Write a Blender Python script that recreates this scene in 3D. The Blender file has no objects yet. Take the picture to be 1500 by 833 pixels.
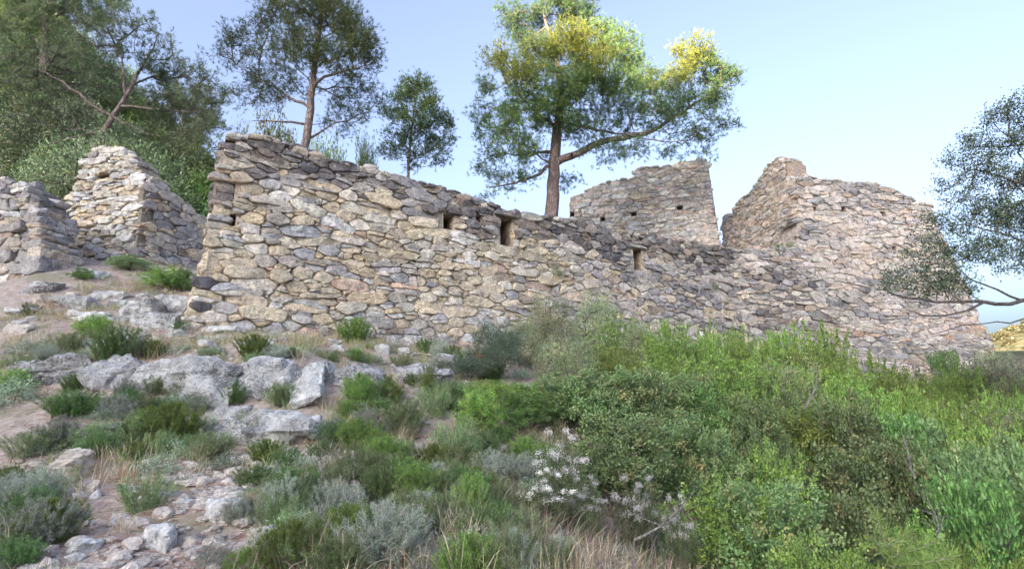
import bpy, math, random
import numpy as np
from mathutils import Vector, noise as mnoise

# ------------------------------------------------------------------ camera, sky, sun, exposure
S = bpy.context.scene
COL = S.collection
RNG = np.random.default_rng(7)
random.seed(7)
PITCH = math.radians(12.0)
FPX = 800.0
cam_d = bpy.data.cameras.new('camera'); cam = bpy.data.objects.new('camera', cam_d)
COL.objects.link(cam); S.camera = cam
cam_d.lens = 36.0 * FPX / 1500.0; cam_d.sensor_width = 36.0
cam_d.clip_start = 0.05; cam_d.clip_end = 5000
cam.rotation_euler = (math.pi / 2 + PITCH, 0, 0)

SUN_EL, SUN_AZ = math.radians(14.0), math.radians(212.0)
SUNV = (math.sin(SUN_AZ) * math.cos(SUN_EL), math.cos(SUN_AZ) * math.cos(SUN_EL), math.sin(SUN_EL))
W = bpy.data.worlds.new('World'); S.world = W; W.use_nodes = True
sky = W.node_tree.nodes.new('ShaderNodeTexSky'); sky.sky_type = 'NISHITA'; sky.sun_disc = False
sky.sun_elevation = SUN_EL; sky.sun_rotation = SUN_AZ
sky.air_density = 1.0; sky.dust_density = 7.5; sky.ozone_density = 4.0
bg = W.node_tree.nodes['Background']; bg.inputs[1].default_value = 0.15
hs = W.node_tree.nodes.new('ShaderNodeHueSaturation'); hs.inputs['Saturation'].default_value = 0.75; hs.inputs['Hue'].default_value = 0.51
W.node_tree.links.new(sky.outputs[0], hs.inputs['Color']); W.node_tree.links.new(hs.outputs[0], bg.inputs[0])
sl = bpy.data.lights.new('sun', 'SUN'); sl.energy = 5.0; sl.angle = math.radians(0.4); sl.color = (1.0, 0.84, 0.56)
sun = bpy.data.objects.new('sun', sl); COL.objects.link(sun)
sun.rotation_euler = Vector(SUNV).to_track_quat('Z', 'Y').to_euler()
S.view_settings.view_transform = 'Standard'; S.view_settings.look = 'None'
S.view_settings.exposure = 2.2; S.view_settings.gamma = 1.0
S.cycles.max_bounces = 6; S.cycles.diffuse_bounces = 4; S.cycles.transparent_max_bounces = 4

# ------------------------------------------------------------------ geometry helpers
CP, SP = math.cos(PITCH), math.sin(PITCH)
def ray(px, py):
    a = (px - 750.0) / FPX; b = (416.5 - py) / FPX
    return np.array((a, CP - b * SP, SP + b * CP))
def at(px, py, Y):
    r = ray(px, py); return r * (Y / r[1])
def sstep(a, b, x):
    t = np.clip((np.asarray(x, float) - a) / (b - a), 0, 1); return t * t * (3 - 2 * t)

def hash3(ix, iy, iz, seed):
    h = (ix * 374761393 + iy * 668265263 + iz * 1274126177 + seed * 974711) & 0xFFFFFFFF
    h = ((h ^ (h >> 13)) * 1103515245) & 0xFFFFFFFF
    return ((h ^ (h >> 16)) & 0xFFFF) / 65535.0
def vnoise(P, scale=1.0, seed=0):
    """value noise, P (n,3) -> (n,) in -1..1"""
    Q = np.asarray(P, float) * scale; I = np.floor(Q).astype(np.int64); F = Q - I; F = F * F * (3 - 2 * F)
    r = 0
    for dx in (0, 1):
        wx = F[:, 0] if dx else 1 - F[:, 0]
        for dy in (0, 1):
            wy = F[:, 1] if dy else 1 - F[:, 1]
            for dz in (0, 1):
                wz = F[:, 2] if dz else 1 - F[:, 2]
                r = r + wx * wy * wz * hash3(I[:, 0] + dx, I[:, 1] + dy, I[:, 2] + dz, seed)
    return r * 2 - 1
def fbm(P, scale=1.0, octv=4, seed=0, gain=0.5):
    r = 0; a = 1.0
    for o in range(octv):
        r = r + a * vnoise(P, scale * 2 ** o, seed + o * 17); a *= gain
    return r

def make_mesh(name, V, F3=None, F4=None, col=None, smooth=False):
    """V (n,3); F3 (m,3), F4 (k,4); col (n,4) point colours"""
    me = bpy.data.meshes.new(name)
    V = np.ascontiguousarray(V, dtype=np.float32)
    n3 = 0 if F3 is None else len(F3); n4 = 0 if F4 is None else len(F4)
    me.vertices.add(len(V)); me.vertices.foreach_set('co', V.ravel())
    idx = []
    if n3: idx.append(np.asarray(F3, np.int32).ravel())
    if n4: idx.append(np.asarray(F4, np.int32).ravel())
    idx = np.concatenate(idx)
    me.loops.add(len(idx)); me.loops.foreach_set('vertex_index', idx)
    me.polygons.add(n3 + n4)
    tot = np.concatenate([np.full(n3, 3, np.int32), np.full(n4, 4, np.int32)])
    st = np.concatenate([[0], np.cumsum(tot)[:-1]]).astype(np.int32)
    me.polygons.foreach_set('loop_start', st); me.polygons.foreach_set('loop_total', tot)
    me.polygons.foreach_set('use_smooth', np.full(n3 + n4, smooth, dtype=bool))
    if col is not None:
        c = np.ones((len(V), 4), np.float32); col = np.asarray(col); c[:, :col.shape[1]] = col
        at_ = me.color_attributes.new('tone', 'FLOAT_COLOR', 'POINT'); at_.data.foreach_set('color', c.ravel())
    me.update(calc_edges=True)
    return me
class MB:
    """collects pieces and joins them in one mesh"""
    def __init__(s): s.V = []; s.F3 = []; s.F4 = []; s.C = []; s.n = 0
    def add(s, V, F3=None, F4=None, col=(1, 1, 1, 1)):
        V = np.asarray(V, float)
        if F3 is not None and len(F3): s.F3.append(np.asarray(F3) + s.n)
        if F4 is not None and len(F4): s.F4.append(np.asarray(F4) + s.n)
        c = np.asarray(col, float)
        if c.ndim == 1: c = np.tile(c, (len(V), 1))
        if c.shape[1] == 3: c = np.hstack([c, np.ones((len(V), 1))])
        s.V.append(V); s.C.append(c); s.n += len(V)
    def mesh(s, name, off=(0, 0, 0), smooth=False):
        return make_mesh(name, np.vstack(s.V) - np.asarray(off), np.vstack(s.F3) if s.F3 else None,
                         np.vstack(s.F4) if s.F4 else None, np.vstack(s.C), smooth)
def obj(name, me, mat=None, parent=None, loc=(0, 0, 0), **props):
    o = bpy.data.objects.new(name, me); COL.objects.link(o)
    if mat is not None and me is not None and len(me.materials) == 0: me.materials.append(mat)
    o.parent = parent; o.location = loc
    for k, v in props.items(): o[k] = v
    return o
def thing(name, label, cat, loc, group=None, rz=0.0):
    o = bpy.data.objects.new(name, None); COL.objects.link(o)
    o.location = loc; o.rotation_euler = (0, 0, rz); o.empty_display_size = 0.1
    o['label'] = label; o['category'] = cat
    if group: o['group'] = group
    return o
def copy_tree(src, loc, rz, scale, label, group=None, cat=None):
    r = src.copy(); COL.objects.link(r); r.location = loc; r.rotation_euler = (0, 0, rz); r.scale = scale
    r['label'] = label
    if cat: r['category'] = cat
    if group: r['group'] = group
    elif 'group' in r: del r['group']
    for ch in list(src.children):
        c = ch.copy(); COL.objects.link(c); c.parent = r
    return r

# ------------------------------------------------------------------ materials
def newmat(name):
    m = bpy.data.materials.new(name); m.use_nodes = True; nt = m.node_tree; nt.nodes.clear()
    return m, nt, nt.nodes, nt.links
def N(ns, t, **kw):
    n = ns.new(t)
    for k, v in kw.items(): setattr(n, k, v)
    return n
def math_(ns, ln, op, a, b=None, clamp=False):
    n = ns.new('ShaderNodeMath'); n.operation = op; n.use_clamp = clamp
    for i, v in enumerate((a, b)):
        if v is None: continue
        if isinstance(v, (int, float)): n.inputs[i].default_value = v
        else: ln.new(v, n.inputs[i])
    return n.outputs[0]
def mixc(ns, ln, fac, a, b, mode='MIX'):
    n = ns.new('ShaderNodeMix'); n.data_type = 'RGBA'; n.blend_type = mode
    for s_, v in ((0, fac), (6, a), (7, b)):
        if isinstance(v, (int, float)): n.inputs[s_].default_value = v
        elif isinstance(v, tuple): n.inputs[s_].default_value = (*v, 1) if len(v) == 3 else v
        else: ln.new(v, n.inputs[s_])
    return n.outputs[2]
def ramp(ns, ln, fac, lo, hi):
    n = ns.new('ShaderNodeMapRange'); n.inputs[1].default_value = lo; n.inputs[2].default_value = hi
    n.interpolation_type = 'SMOOTHSTEP'; ln.new(fac, n.inputs[0]); return n.outputs[0]
def noise_(ns, ln, vec, scale, detail=4, rough=0.55, dist=0.0):
    n = ns.new('ShaderNodeTexNoise'); n.inputs['Scale'].default_value = scale; n.inputs['Detail'].default_value = detail
    n.inputs['Roughness'].default_value = rough; n.inputs['Distortion'].default_value = dist
    ln.new(vec, n.inputs['Vector']); return n.outputs[0]
def stone_mat(name, lichen_dark=(0.07, 0.07, 0.08), lichen_pale=(0.55, 0.56, 0.55), bump=0.6, fine=26.0, pale_amt=0.5, crack=0.0):
    m, nt, ns, ln = newmat(name)
    out = ns.new('ShaderNodeOutputMaterial'); b = ns.new('ShaderNodeBsdfPrincipled')
    b.inputs['Roughness'].default_value = 0.92; b.inputs['Specular IOR Level'].default_value = 0.15
    at_ = N(ns, 'ShaderNodeAttribute', attribute_name='tone')
    geo = ns.new('ShaderNodeNewGeometry'); P = geo.outputs['Position']
    n1 = noise_(ns, ln, P, 7.0, 5, 0.6, 0.3); n2 = noise_(ns, ln, P, fine, 5, 0.7); n3 = noise_(ns, ln, P, 3.1, 4, 0.6)
    n4 = noise_(ns, ln, P, 60.0, 3, 0.7)
    v = math_(ns, ln, 'ADD', math_(ns, ln, 'MULTIPLY', ramp(ns, ln, n1, 0.28, 0.72), 0.45), math_(ns, ln, 'MULTIPLY', ramp(ns, ln, n2, 0.3, 0.7), 0.45))
    v = math_(ns, ln, 'ADD', math_(ns, ln, 'MULTIPLY', v, 1.25), 0.46)
    comb = ns.new('ShaderNodeCombineColor')
    for i in range(3): ln.new(v, comb.inputs[i])
    c = mixc(ns, ln, 1.0, at_.outputs['Color'], comb.outputs[0], 'MULTIPLY')
    # dark lichen, amount in alpha
    th = math_(ns, ln, 'SUBTRACT', 0.72, math_(ns, ln, 'MULTIPLY', at_.outputs['Alpha'], 0.19))
    mx = math_(ns, ln, 'ADD', math_(ns, ln, 'MULTIPLY', n3, 0.45), math_(ns, ln, 'MULTIPLY', n2, 0.55))
    d = math_(ns, ln, 'SUBTRACT', mx, th); d = math_(ns, ln, 'MULTIPLY', d, 14.0, True)
    d = math_(ns, ln, 'MULTIPLY', d, 0.78)
    c = mixc(ns, ln, d, c, lichen_dark)
    pl = noise_(ns, ln, P, 13.0, 6, 0.75, 0.6); p = ramp(ns, ln, pl, 0.56, 0.66)
    p = math_(ns, ln, 'MULTIPLY', p, math_(ns, ln, 'MULTIPLY', at_.outputs['Alpha'], pale_amt))
    c = mixc(ns, ln, p, c, lichen_pale)
    st = noise_(ns, ln, P, 1.1, 6, 0.7, 0.5); st2 = noise_(ns, ln, P, 4.5, 6, 0.75, 0.4)
    sm = math_(ns, ln, 'ADD', math_(ns, ln, 'MULTIPLY', st, .55), math_(ns, ln, 'MULTIPLY', st2, .45))
    c = mixc(ns, ln, math_(ns, ln, 'MULTIPLY', ramp(ns, ln, sm, 0.50, 0.62), 0.50), c, (0.30, 0.285, 0.275))
    c = mixc(ns, ln, math_(ns, ln, 'MULTIPLY', ramp(ns, ln, sm, 0.47, 0.36), 0.35), c, (0.70, 0.64, 0.56))
    gr = noise_(ns, ln, P, 22.0, 4, 0.8, 0.8)
    c = mixc(ns, ln, math_(ns, ln, 'MULTIPLY', ramp(ns, ln, gr, 0.60, 0.68), 0.55), c, (0.11, 0.10, 0.10))
    ln.new(c, b.inputs['Base Color'])
    bm = ns.new('ShaderNodeBump'); bm.inputs['Strength'].default_value = bump; bm.inputs['Distance'].default_value = 0.035
    vor = N(ns, 'ShaderNodeTexVoronoi'); vor.inputs['Scale'].default_value = 17.0; ln.new(P, vor.inputs['Vector'])
    hgt = math_(ns, ln, 'ADD', math_(ns, ln, 'MULTIPLY', n2, 0.9), math_(ns, ln, 'MULTIPLY', n4, 0.35))
    hgt = math_(ns, ln, 'ADD', hgt, math_(ns, ln, 'MULTIPLY', vor.outputs['Distance'], 0.5))
    ln.new(hgt, bm.inputs['Height']); ln.new(bm.outputs[0], b.inputs['Normal'])
    ln.new(b.outputs[0], out.inputs[0])
    return m
def leaf_mat(name, trans=0.3, rough=0.6, spec=0.25):
    m, nt, ns, ln = newmat(name)
    out = ns.new('ShaderNodeOutputMaterial'); b = ns.new('ShaderNodeBsdfPrincipled'); t = ns.new('ShaderNodeBsdfTranslucent')
    b.inputs['Roughness'].default_value = rough; b.inputs['Specular IOR Level'].default_value = spec
    at_ = N(ns, 'ShaderNodeAttribute', attribute_name='tone')
    oi = ns.new('ShaderNodeObjectInfo')
    hsv = ns.new('ShaderNodeHueSaturation'); ln.new(at_.outputs['Color'], hsv.inputs['Color'])
    ln.new(math_(ns, ln, 'ADD', math_(ns, ln, 'MULTIPLY', oi.outputs['Random'], 0.045), 0.472), hsv.inputs['Hue'])
    ln.new(math_(ns, ln, 'ADD', math_(ns, ln, 'MULTIPLY', oi.outputs['Random'], 0.75), 0.65), hsv.inputs['Value'])
    ln.new(hsv.outputs[0], b.inputs['Base Color']); ln.new(hsv.outputs[0], t.inputs['Color'])
    mx = ns.new('ShaderNodeMixShader'); mx.inputs[0].default_value = trans
    ln.new(b.outputs[0], mx.inputs[1]); ln.new(t.outputs[0], mx.inputs[2]); ln.new(mx.outputs[0], out.inputs[0])
    return m
def bark_mat(name, c1, c2, scale=9.0):
    m, nt, ns, ln = newmat(name)
    out = ns.new('ShaderNodeOutputMaterial'); b = ns.new('ShaderNodeBsdfPrincipled'); b.inputs['Roughness'].default_value = 0.95
    b.inputs['Specular IOR Level'].default_value = 0.1
    geo = ns.new('ShaderNodeNewGeometry')
    mp = ns.new('ShaderNodeMapping'); mp.inputs['Scale'].default_value = (1, 1, 0.35); ln.new(geo.outputs['Position'], mp.inputs[0])
    n1 = noise_(ns, ln, mp.outputs[0], scale, 5, 0.65, 0.4)
    vor = N(ns, 'ShaderNodeTexVoronoi', feature='DISTANCE_TO_EDGE'); vor.inputs['Scale'].default_value = scale * 1.4; ln.new(mp.outputs[0], vor.inputs['Vector'])
    f = math_(ns, ln, 'MULTIPLY', ramp(ns, ln, vor.outputs['Distance'], 0.0, 0.12), ramp(ns, ln, n1, 0.25, 0.75))
    ln.new(mixc(ns, ln, f, c1, c2), b.inputs['Base Color'])
    bm = ns.new('ShaderNodeBump'); bm.inputs['Strength'].default_value = 0.8; bm.inputs['Distance'].default_value = 0.04
    ln.new(f, bm.inputs['Height']); ln.new(bm.outputs[0], b.inputs['Normal']); ln.new(b.outputs[0], out.inputs[0])
    return m
M_STONE = stone_mat('wall stone', bump=0.9)
M_MORTAR = stone_mat('lime mortar', bump=0.9, fine=40.0, pale_amt=0.2)
M_ROCK = stone_mat('lichened limestone', lichen_dark=(0.07, 0.07, 0.075), lichen_pale=(0.70, 0.70, 0.68), bump=1.0, fine=42.0, pale_amt=.9)
M_LEAF = leaf_mat('leaf', 0.12, 0.42, 0.5)
M_NEEDLE = leaf_mat('pine needle', 0.22, 0.55, 0.3)
M_PETAL = leaf_mat('petal', 0.3, 0.7, 0.1)
M_STRAW = leaf_mat('dry straw', 0.2, 0.8, 0.1)
M_BARK = bark_mat('pine bark', (0.15, 0.11, 0.10), (0.42, 0.33, 0.30))
M_TWIG = bark_mat('grey twig', (0.13, 0.11, 0.105), (0.30, 0.26, 0.25), 30.0)
M_DEAD = bark_mat('bleached dead wood', (0.3, 0.27, 0.24), (0.5, 0.47, 0.43), 30.0)

# ------------------------------------------------------------------ the walls' ground plans
def intersect(O, U, px):
    """parameter along a plan line O + t U where column px crosses it"""
    k = (px - 750.0) / FPX / 0.975
    return (k * O[1] - O[0]) / (U[0] - k * U[1])
class Plane:
    """a vertical wall face: origin O (x,y), along U, outward normal towards the viewer"""
    def __init__(s, O, U, batter=0.0, z0=0.0, flip=False):
        s.O = np.array((O[0], O[1])); U = np.array(U, float); s.U = U / np.linalg.norm(U)
        s.Nn = np.array((s.U[1], -s.U[0])); 
        if flip: s.Nn = -s.Nn
        s.b = batter; s.z0 = z0
    def uz(s, px, py):
        r = ray(px, py); n = s.Nn
        # plane: (P-O).n = b*(z0-z)
        t = (s.O @ n + s.b * s.z0) / (r[:2] @ n + s.b * r[2]); P = r * t
        return float((P[:2] - s.O) @ s.U), float(P[2])
    def W(s, u, z, d=0.0):
        """world from face coords; d = depth outward"""
        u = np.asarray(u, float); z = np.asarray(z, float); d = np.asarray(d, float)
        off = s.b * (s.z0 - z) + d
        return np.stack([s.O[0] + s.U[0] * u + s.Nn[0] * off, s.O[1] + s.U[1] * u + s.Nn[1] * off, z + 0 * u], -1)
    def poly(s, pts): return [s.uz(*p) for p in pts]

A0 = at(285, 480, 8.3)
PL_MAIN = Plane((A0[0], A0[1]), (0.842, 0.539), 0.045, 4.0)
tE = intersect((A0[0], A0[1]), (0.842, 0.539), 1077)
PE = PL_MAIN.O + PL_MAIN.U * tE
PL_TOW = Plane(PE + np.array((0.0, 0.02)), (0.985, 0.172), 0.10, 3.6)
uC = PL_TOW.uz(1168, 300)[0]
PC = PL_TOW.O + PL_TOW.U * uC
PL_TOWL = Plane(PC - PL_TOW.U * 0.05 - PL_TOW.Nn * 0.0, (-0.172, 0.985), 0.0, 3.0, flip=True)
B0 = at(1041, 300, 19.0)
PL_MID = Plane((B0[0], B0[1]), (-0.91, 0.415), 0.03, 6.0, flip=True)
PL_MIDR = Plane((B0[0] + 0.01, B0[1]), (0.415, 0.91), 0.03, 6.0)
F0 = at(58, 330, 10.6)
PL_FAR = Plane((F0[0], F0[1]), (-0.985, 0.17), 0.05, 4.0, flip=True)
L0 = at(86, 340, 13.0)
L1 = at(213, 300, 12.3)
L2 = at(312, 340, 14.0)
PL_STUMP = Plane((L0[0], L0[1]), (L1[0] - L0[0], L1[1] - L0[1]), 0.06, 5.0)
PL_SIDE = Plane((L1[0], L1[1]), (L2[0] - L1[0], L2[1] - L1[1]), 0.03, 5.0)

# ------------------------------------------------------------------ terrain
def tps_fit(P, Z, lam=0.02):
    n = len(P); d = np.linalg.norm(P[:, None] - P[None], axis=2)
    K = np.where(d > 0, d * d * np.log(d + 1e-9), 0) + lam * np.eye(n)
    Q = np.hstack([np.ones((n, 1)), P]); A = np.block([[K, Q], [Q.T, np.zeros((3, 3))]])
    return np.linalg.solve(A, np.concatenate([Z, np.zeros(3)])), P
def tps_eval(fit, X):
    w, P = fit; out = np.zeros(len(X))
    for i in range(0, len(X), 20000):
        x = X[i:i + 20000]; d = np.linalg.norm(x[:, None] - P[None], axis=2)
        out[i:i + 20000] = (np.where(d > 0, d * d * np.log(d + 1e-9), 0) @ w[:len(P)]) + w[-3] + x @ w[-2:]
    return out
_cp = [at(*p) for p in [
    (0, 833, 2.9), (400, 833, 3.0), (750, 833, 2.9), (75, 705, 4.2), (300, 700, 4.3), (0, 640, 5.1), (230, 625, 5.4), (500, 690, 4.3),
    (300, 605, 5.8), (450, 600, 5.9), (300, 530, 6.5), (450, 530, 6.7), (100, 560, 6.4), (100, 518, 7.0), (150, 475, 8.2), (40, 450, 9.0),
    (150, 395, 11.2), (250, 405, 11.4), (40, 405, 10.3), (200, 378, 12.8), (290, 395, 13.2), (285, 495, 8.0), (400, 500, 8.7), (520, 497, 9.4),
    (680, 503, 10.6), (600, 560, 7.6), (600, 640, 5.6), (700, 620, 6.3), (-200, 700, 5.0), (-250, 500, 9.0), (-150, 400, 11.5)]]
_cp += [np.array(p, float) for p in [
    (1.2, 12.3, 0.7), (3.4, 13.6, 0.4), (6.2, 15.2, 0.2), (10, 16.2, 0.4), (15, 16.9, 0.6), (20, 17.5, 0.5),
    (0.6, 4.5, -1.05), (1.6, 3.0, -1.5), (3.0, 3.2, -2.1), (5.0, 3.2, -2.9), (2.0, 6.5, -0.85), (4.5, 6.5, -1.8), (8.0, 7.0, -2.5),
    (3.0, 9.5, -0.3), (7.0, 10.5, -1.1), (12, 10, -1.7), (12, 5, -3.8), (18, 9, -2.2), (22, 3, -5), (0, 0.5, -1.45), (-3, 0.5, -1.35),
    (3, 0, -2.2), (-6, 1, -1.2), (-10, 3, -0.4), (0, -5, -2.6), (-8, -5, -2.6), (8, -5, -5), (20, -4, -7), (-14, 6, 1.2), (-16, 12, 4.2), (-14, 0, -0.8)]]
_cp = np.array(_cp)
FIT = tps_fit(_cp[:, :2], _cp[:, 2])
def far_h(x, y):
    q = -x - 0.40 * y
    z = 1.8 + np.maximum(q + 4.0, 0) * 0.90 * sstep(8, 30, y)
    z = np.minimum(z, 34 + 0.02 * y)
    z = z + 0.6 * fbm(np.stack([x, y, 0 * x], -1), 0.09, 3, 5) * sstep(20, 40, y)
    z -= 9.5 * sstep(16, 40, x - 0.15 * y) + 4.0 * sstep(30, 110, y) * sstep(-10, 5, x + 0.45 * y)
    # the sunlit hill far away on the right
    z += 56 * np.exp(-((x - 250) / 95) ** 2 - ((y - 190) / 95) ** 2) + 5 * np.exp(-((x - 158) / 30) ** 2 - ((y - 185) / 45) ** 2)
    # the valley behind the viewer and the ridge whose shadow lies over the ruin
    t = x * math.sin(SUN_AZ) + y * math.cos(SUN_AZ)
    zb = -3.0 - 5.0 * sstep(5, 45, t)
    w = sstep(-8, 6, t)
    w = w * 1.0
    return z * (1 - w) + zb * w
def back_h(x, y):
    """earth held up behind the main wall"""
    z = 3.0 + 0.12 * np.maximum(y - 12, 0) - 0.03 * np.maximum(x, 0)
    return np.minimum(z, 4.2)
def ground(x, y):
    x = np.atleast_1d(np.asarray(x, float)); y = np.atleast_1d(np.asarray(y, float))
    z = tps_eval(FIT, np.stack([x, y], -1))
    # behind the main wall / tower
    P = np.stack([x, y], -1)
    def behind(pl, u0, u1, m):
        d = -((P - pl.O) @ pl.Nn); u = (P - pl.O) @ pl.U
        return sstep(0.15, 0.5, d) * sstep(u0, u0 + m, u) * (1 - sstep(u1 - 0.3, u1, u)), d
    wm, dm = behind(PL_MAIN, -0.5, tE + 1.2, 2.5); wt, dt = behind(PL_TOW, -0.5, 9.0, 0.6)
    d_in = np.maximum(wm, wt)
    zb = back_h(x, y)
    r = np.hypot(x - 1.0, (y - 9.0))
    wf = sstep(13, 22, r)
    zf = z * (1 - wf) + far_h(x, y) * wf
    wb = d_in * (1 - sstep(24, 34, y)) * (1 - sstep(16, 20, x))
    zz = zf * (1 - wb) + zb * wb
    near = 1 - sstep(12, 20, r)
    Q = np.stack([x, y, 0 * x], -1)
    zz = zz + near * (0.05 * fbm(Q, 1.1, 4, 3) + 0.018 * fbm(Q, 5.0, 3, 9))
    return zz
def gz(x, y): return float(ground(x, y)[0])
def ground_hit(px, py, t0=2.0, t1=60.0):
    r = ray(px, py); Y = np.linspace(t0, t1, 1200); P = r[None] * (Y / r[1])[:, None]
    g = ground(P[:, 0], P[:, 1]); k = np.argmax(P[:, 2] < g)
    return np.array((P[k, 0], P[k, 1], g[k])), Y[k]

def axis(lo, hi, a, b, fine, grow=1.16):
    c = list(np.arange(a, b, fine)); s = fine; x = b
    while x < hi: c.append(x); s *= grow; x += s
    c.append(hi); s = fine; x = a
    while x > lo: s *= grow; x -= s; c.insert(0, max(x, lo))
    return np.unique(np.array(c))
def build_ground():
    xs = axis(-420, 620, -9, 16, 0.09, 1.09); ys = axis(-420, 620, 1.2, 18, 0.09, 1.09)
    X, Y = np.meshgrid(xs, ys); Z = ground(X.ravel(), Y.ravel())
    V = np.stack([X.ravel(), Y.ravel(), Z], -1)
    nx = len(xs); i = np.arange(len(ys) - 1)[:, None] * nx + np.arange(nx - 1)[None]
    F = np.stack([i, i + 1, i + nx + 1, i + nx], -1).reshape(-1, 4)
    me = make_mesh('ground', V, None, F, smooth=True)
    m, nt, ns, ln = newmat('stony soil and pine litter')
    out = ns.new('ShaderNodeOutputMaterial'); b = ns.new('ShaderNodeBsdfPrincipled'); b.inputs['Roughness'].default_value = 0.95
    b.inputs['Specular IOR Level'].default_value = 0.1
    geo = ns.new('ShaderNodeNewGeometry'); P = geo.outputs['Position']
    n1 = noise_(ns, ln, P, 1.3, 5, 0.6, 0.4); n2 = noise_(ns, ln, P, 14.0, 5, 0.7, 0.5); n3 = noise_(ns, ln, P, 60.0, 3, 0.7)
    c = mixc(ns, ln, ramp(ns, ln, n2, 0.3, 0.7), (0.28, 0.20, 0.165), (0.52, 0.44, 0.39))
    c = mixc(ns, ln, math_(ns, ln, 'MULTIPLY', ramp(ns, ln, n3, 0.5, 0.66), 0.8), c, (0.50, 0.45, 0.40))
    c = mixc(ns, ln, math_(ns, ln, 'MULTIPLY', ramp(ns, ln, n1, 0.5, 0.66), 0.55), c, (0.17, 0.19, 0.09))
    # beyond the clearing: scrub covered soil
    sep = ns.new('ShaderNodeSeparateXYZ'); ln.new(P, sep.inputs[0])
    L = ns.new('ShaderNodeVectorMath'); L.operation = 'LENGTH'; ln.new(P, L.inputs[0])
    nf = noise_(ns, ln, P, 0.25, 6, 0.75, 0.3)
    cf = mixc(ns, ln, ramp(ns, ln, nf, 0.44, 0.56), (0.10, 0.10, 0.05), (0.21, 0.18, 0.11))
    c = mixc(ns, ln, ramp(ns, ln, L.outputs['Value'], 18, 26), c, cf)
    ln.new(c, b.inputs['Base Color'])
    bm = ns.new('ShaderNodeBump'); bm.inputs['Strength'].default_value = 0.8; bm.inputs['Distance'].default_value = 0.03
    ln.new(math_(ns, ln, 'ADD', n2, math_(ns, ln, 'MULTIPLY', n3, 0.5)), bm.inputs['Height']); ln.new(bm.outputs[0], b.inputs['Normal'])
    ln.new(b.outputs[0], out.inputs[0])
    obj('ground', me, m, kind='structure')
build_ground()
def build_shade_ridge():  # unseen hill behind the viewer, crest shaped to set the shadow line on the pines
    ts = np.concatenate([np.linspace(60, 235, 26), np.linspace(239, 270, 10), np.linspace(285, 480, 14)])
    ss = np.concatenate([np.linspace(-420, -40, 40), np.arange(-38, 40, 0.7), np.linspace(42, 420, 40)])
    T, Q = np.meshgrid(ts, ss); T = T.ravel(); Q = Q.ravel()
    line = 9.5 + 7.0 * sstep(-10.3, -11.8, Q) - 8.0 * sstep(25, 60, Q)
    H = line + math.tan(SUN_EL) * (250 + 15.0) + 0.35 * np.sin(Q * 1.3) + 0.3 * np.sin(Q * 3.1 + 1)
    H = H - 25 * sstep(70, 400, np.abs(Q))
    z = -9 + (H + 9) * np.exp(-(np.minimum(T - 250, 0) / 75.0) ** 2) * (1 - 0.3 * sstep(255, 480, T))
    X = T * math.sin(SUN_AZ) - Q * math.cos(SUN_AZ); Y = T * math.cos(SUN_AZ) + Q * math.sin(SUN_AZ)
    n = len(ts); i = np.arange(len(ss) - 1)[:, None] * n + np.arange(n - 1)[None]
    F = np.stack([i, i + 1, i + n + 1, i + n], -1).reshape(-1, 4)
    obj('hill', make_mesh('hill', np.stack([X, Y, z], -1), None, F, smooth=True), bpy.data.materials['stony soil and pine litter'], kind='structure')
build_shade_ridge()

# ------------------------------------------------------------------ masonry
def clip(poly, nx, ny, c):
    """keep nx*x+ny*y <= c"""
    out = []; n = len(poly)
    for i in range(n):
        a = poly[i]; b = poly[(i + 1) % n]; da = nx * a[0] + ny * a[1] - c; db = nx * b[0] + ny * b[1] - c
        if da <= 0: out.append(a)
        if (da < 0) != (db < 0) and da != db:
            t = da / (da - db)
            if 0 < t < 1: out.append((a[0] + (b[0] - a[0]) * t, a[1] + (b[1] - a[1]) * t))
    return out
def inside(poly, x, y):
    r = False; n = len(poly); j = n - 1
    for i in range(n):
        if (poly[i][1] > y) != (poly[j][1] > y) and x < (poly[j][0] - poly[i][0]) * (y - poly[i][1]) / (poly[j][1] - poly[i][1]) + poly[i][0]: r = not r
        j = i
    return r
def top_at(outline, u):
    zs = []
    n = len(outline)
    for i in range(n):
        a = outline[i]; b = outline[(i + 1) % n]
        if (a[0] - u) * (b[0] - u) <= 0 and a[0] != b[0]:
            zs.append(a[1] + (b[1] - a[1]) * (u - a[0]) / (b[0] - a[0]))
    return max(zs) if zs else None
def hull(pts):
    def half(ps):
        h = []
        for p in ps:
            while len(h) > 1 and (h[-1][0] - h[-2][0]) * (p[1] - h[-2][1]) - (h[-1][1] - h[-2][1]) * (p[0] - h[-2][0]) <= 0: h.pop()
            h.append(p)
        return h
    a = half(pts); b = half(pts[::-1]); return a[:-1] + b[:-1]
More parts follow.
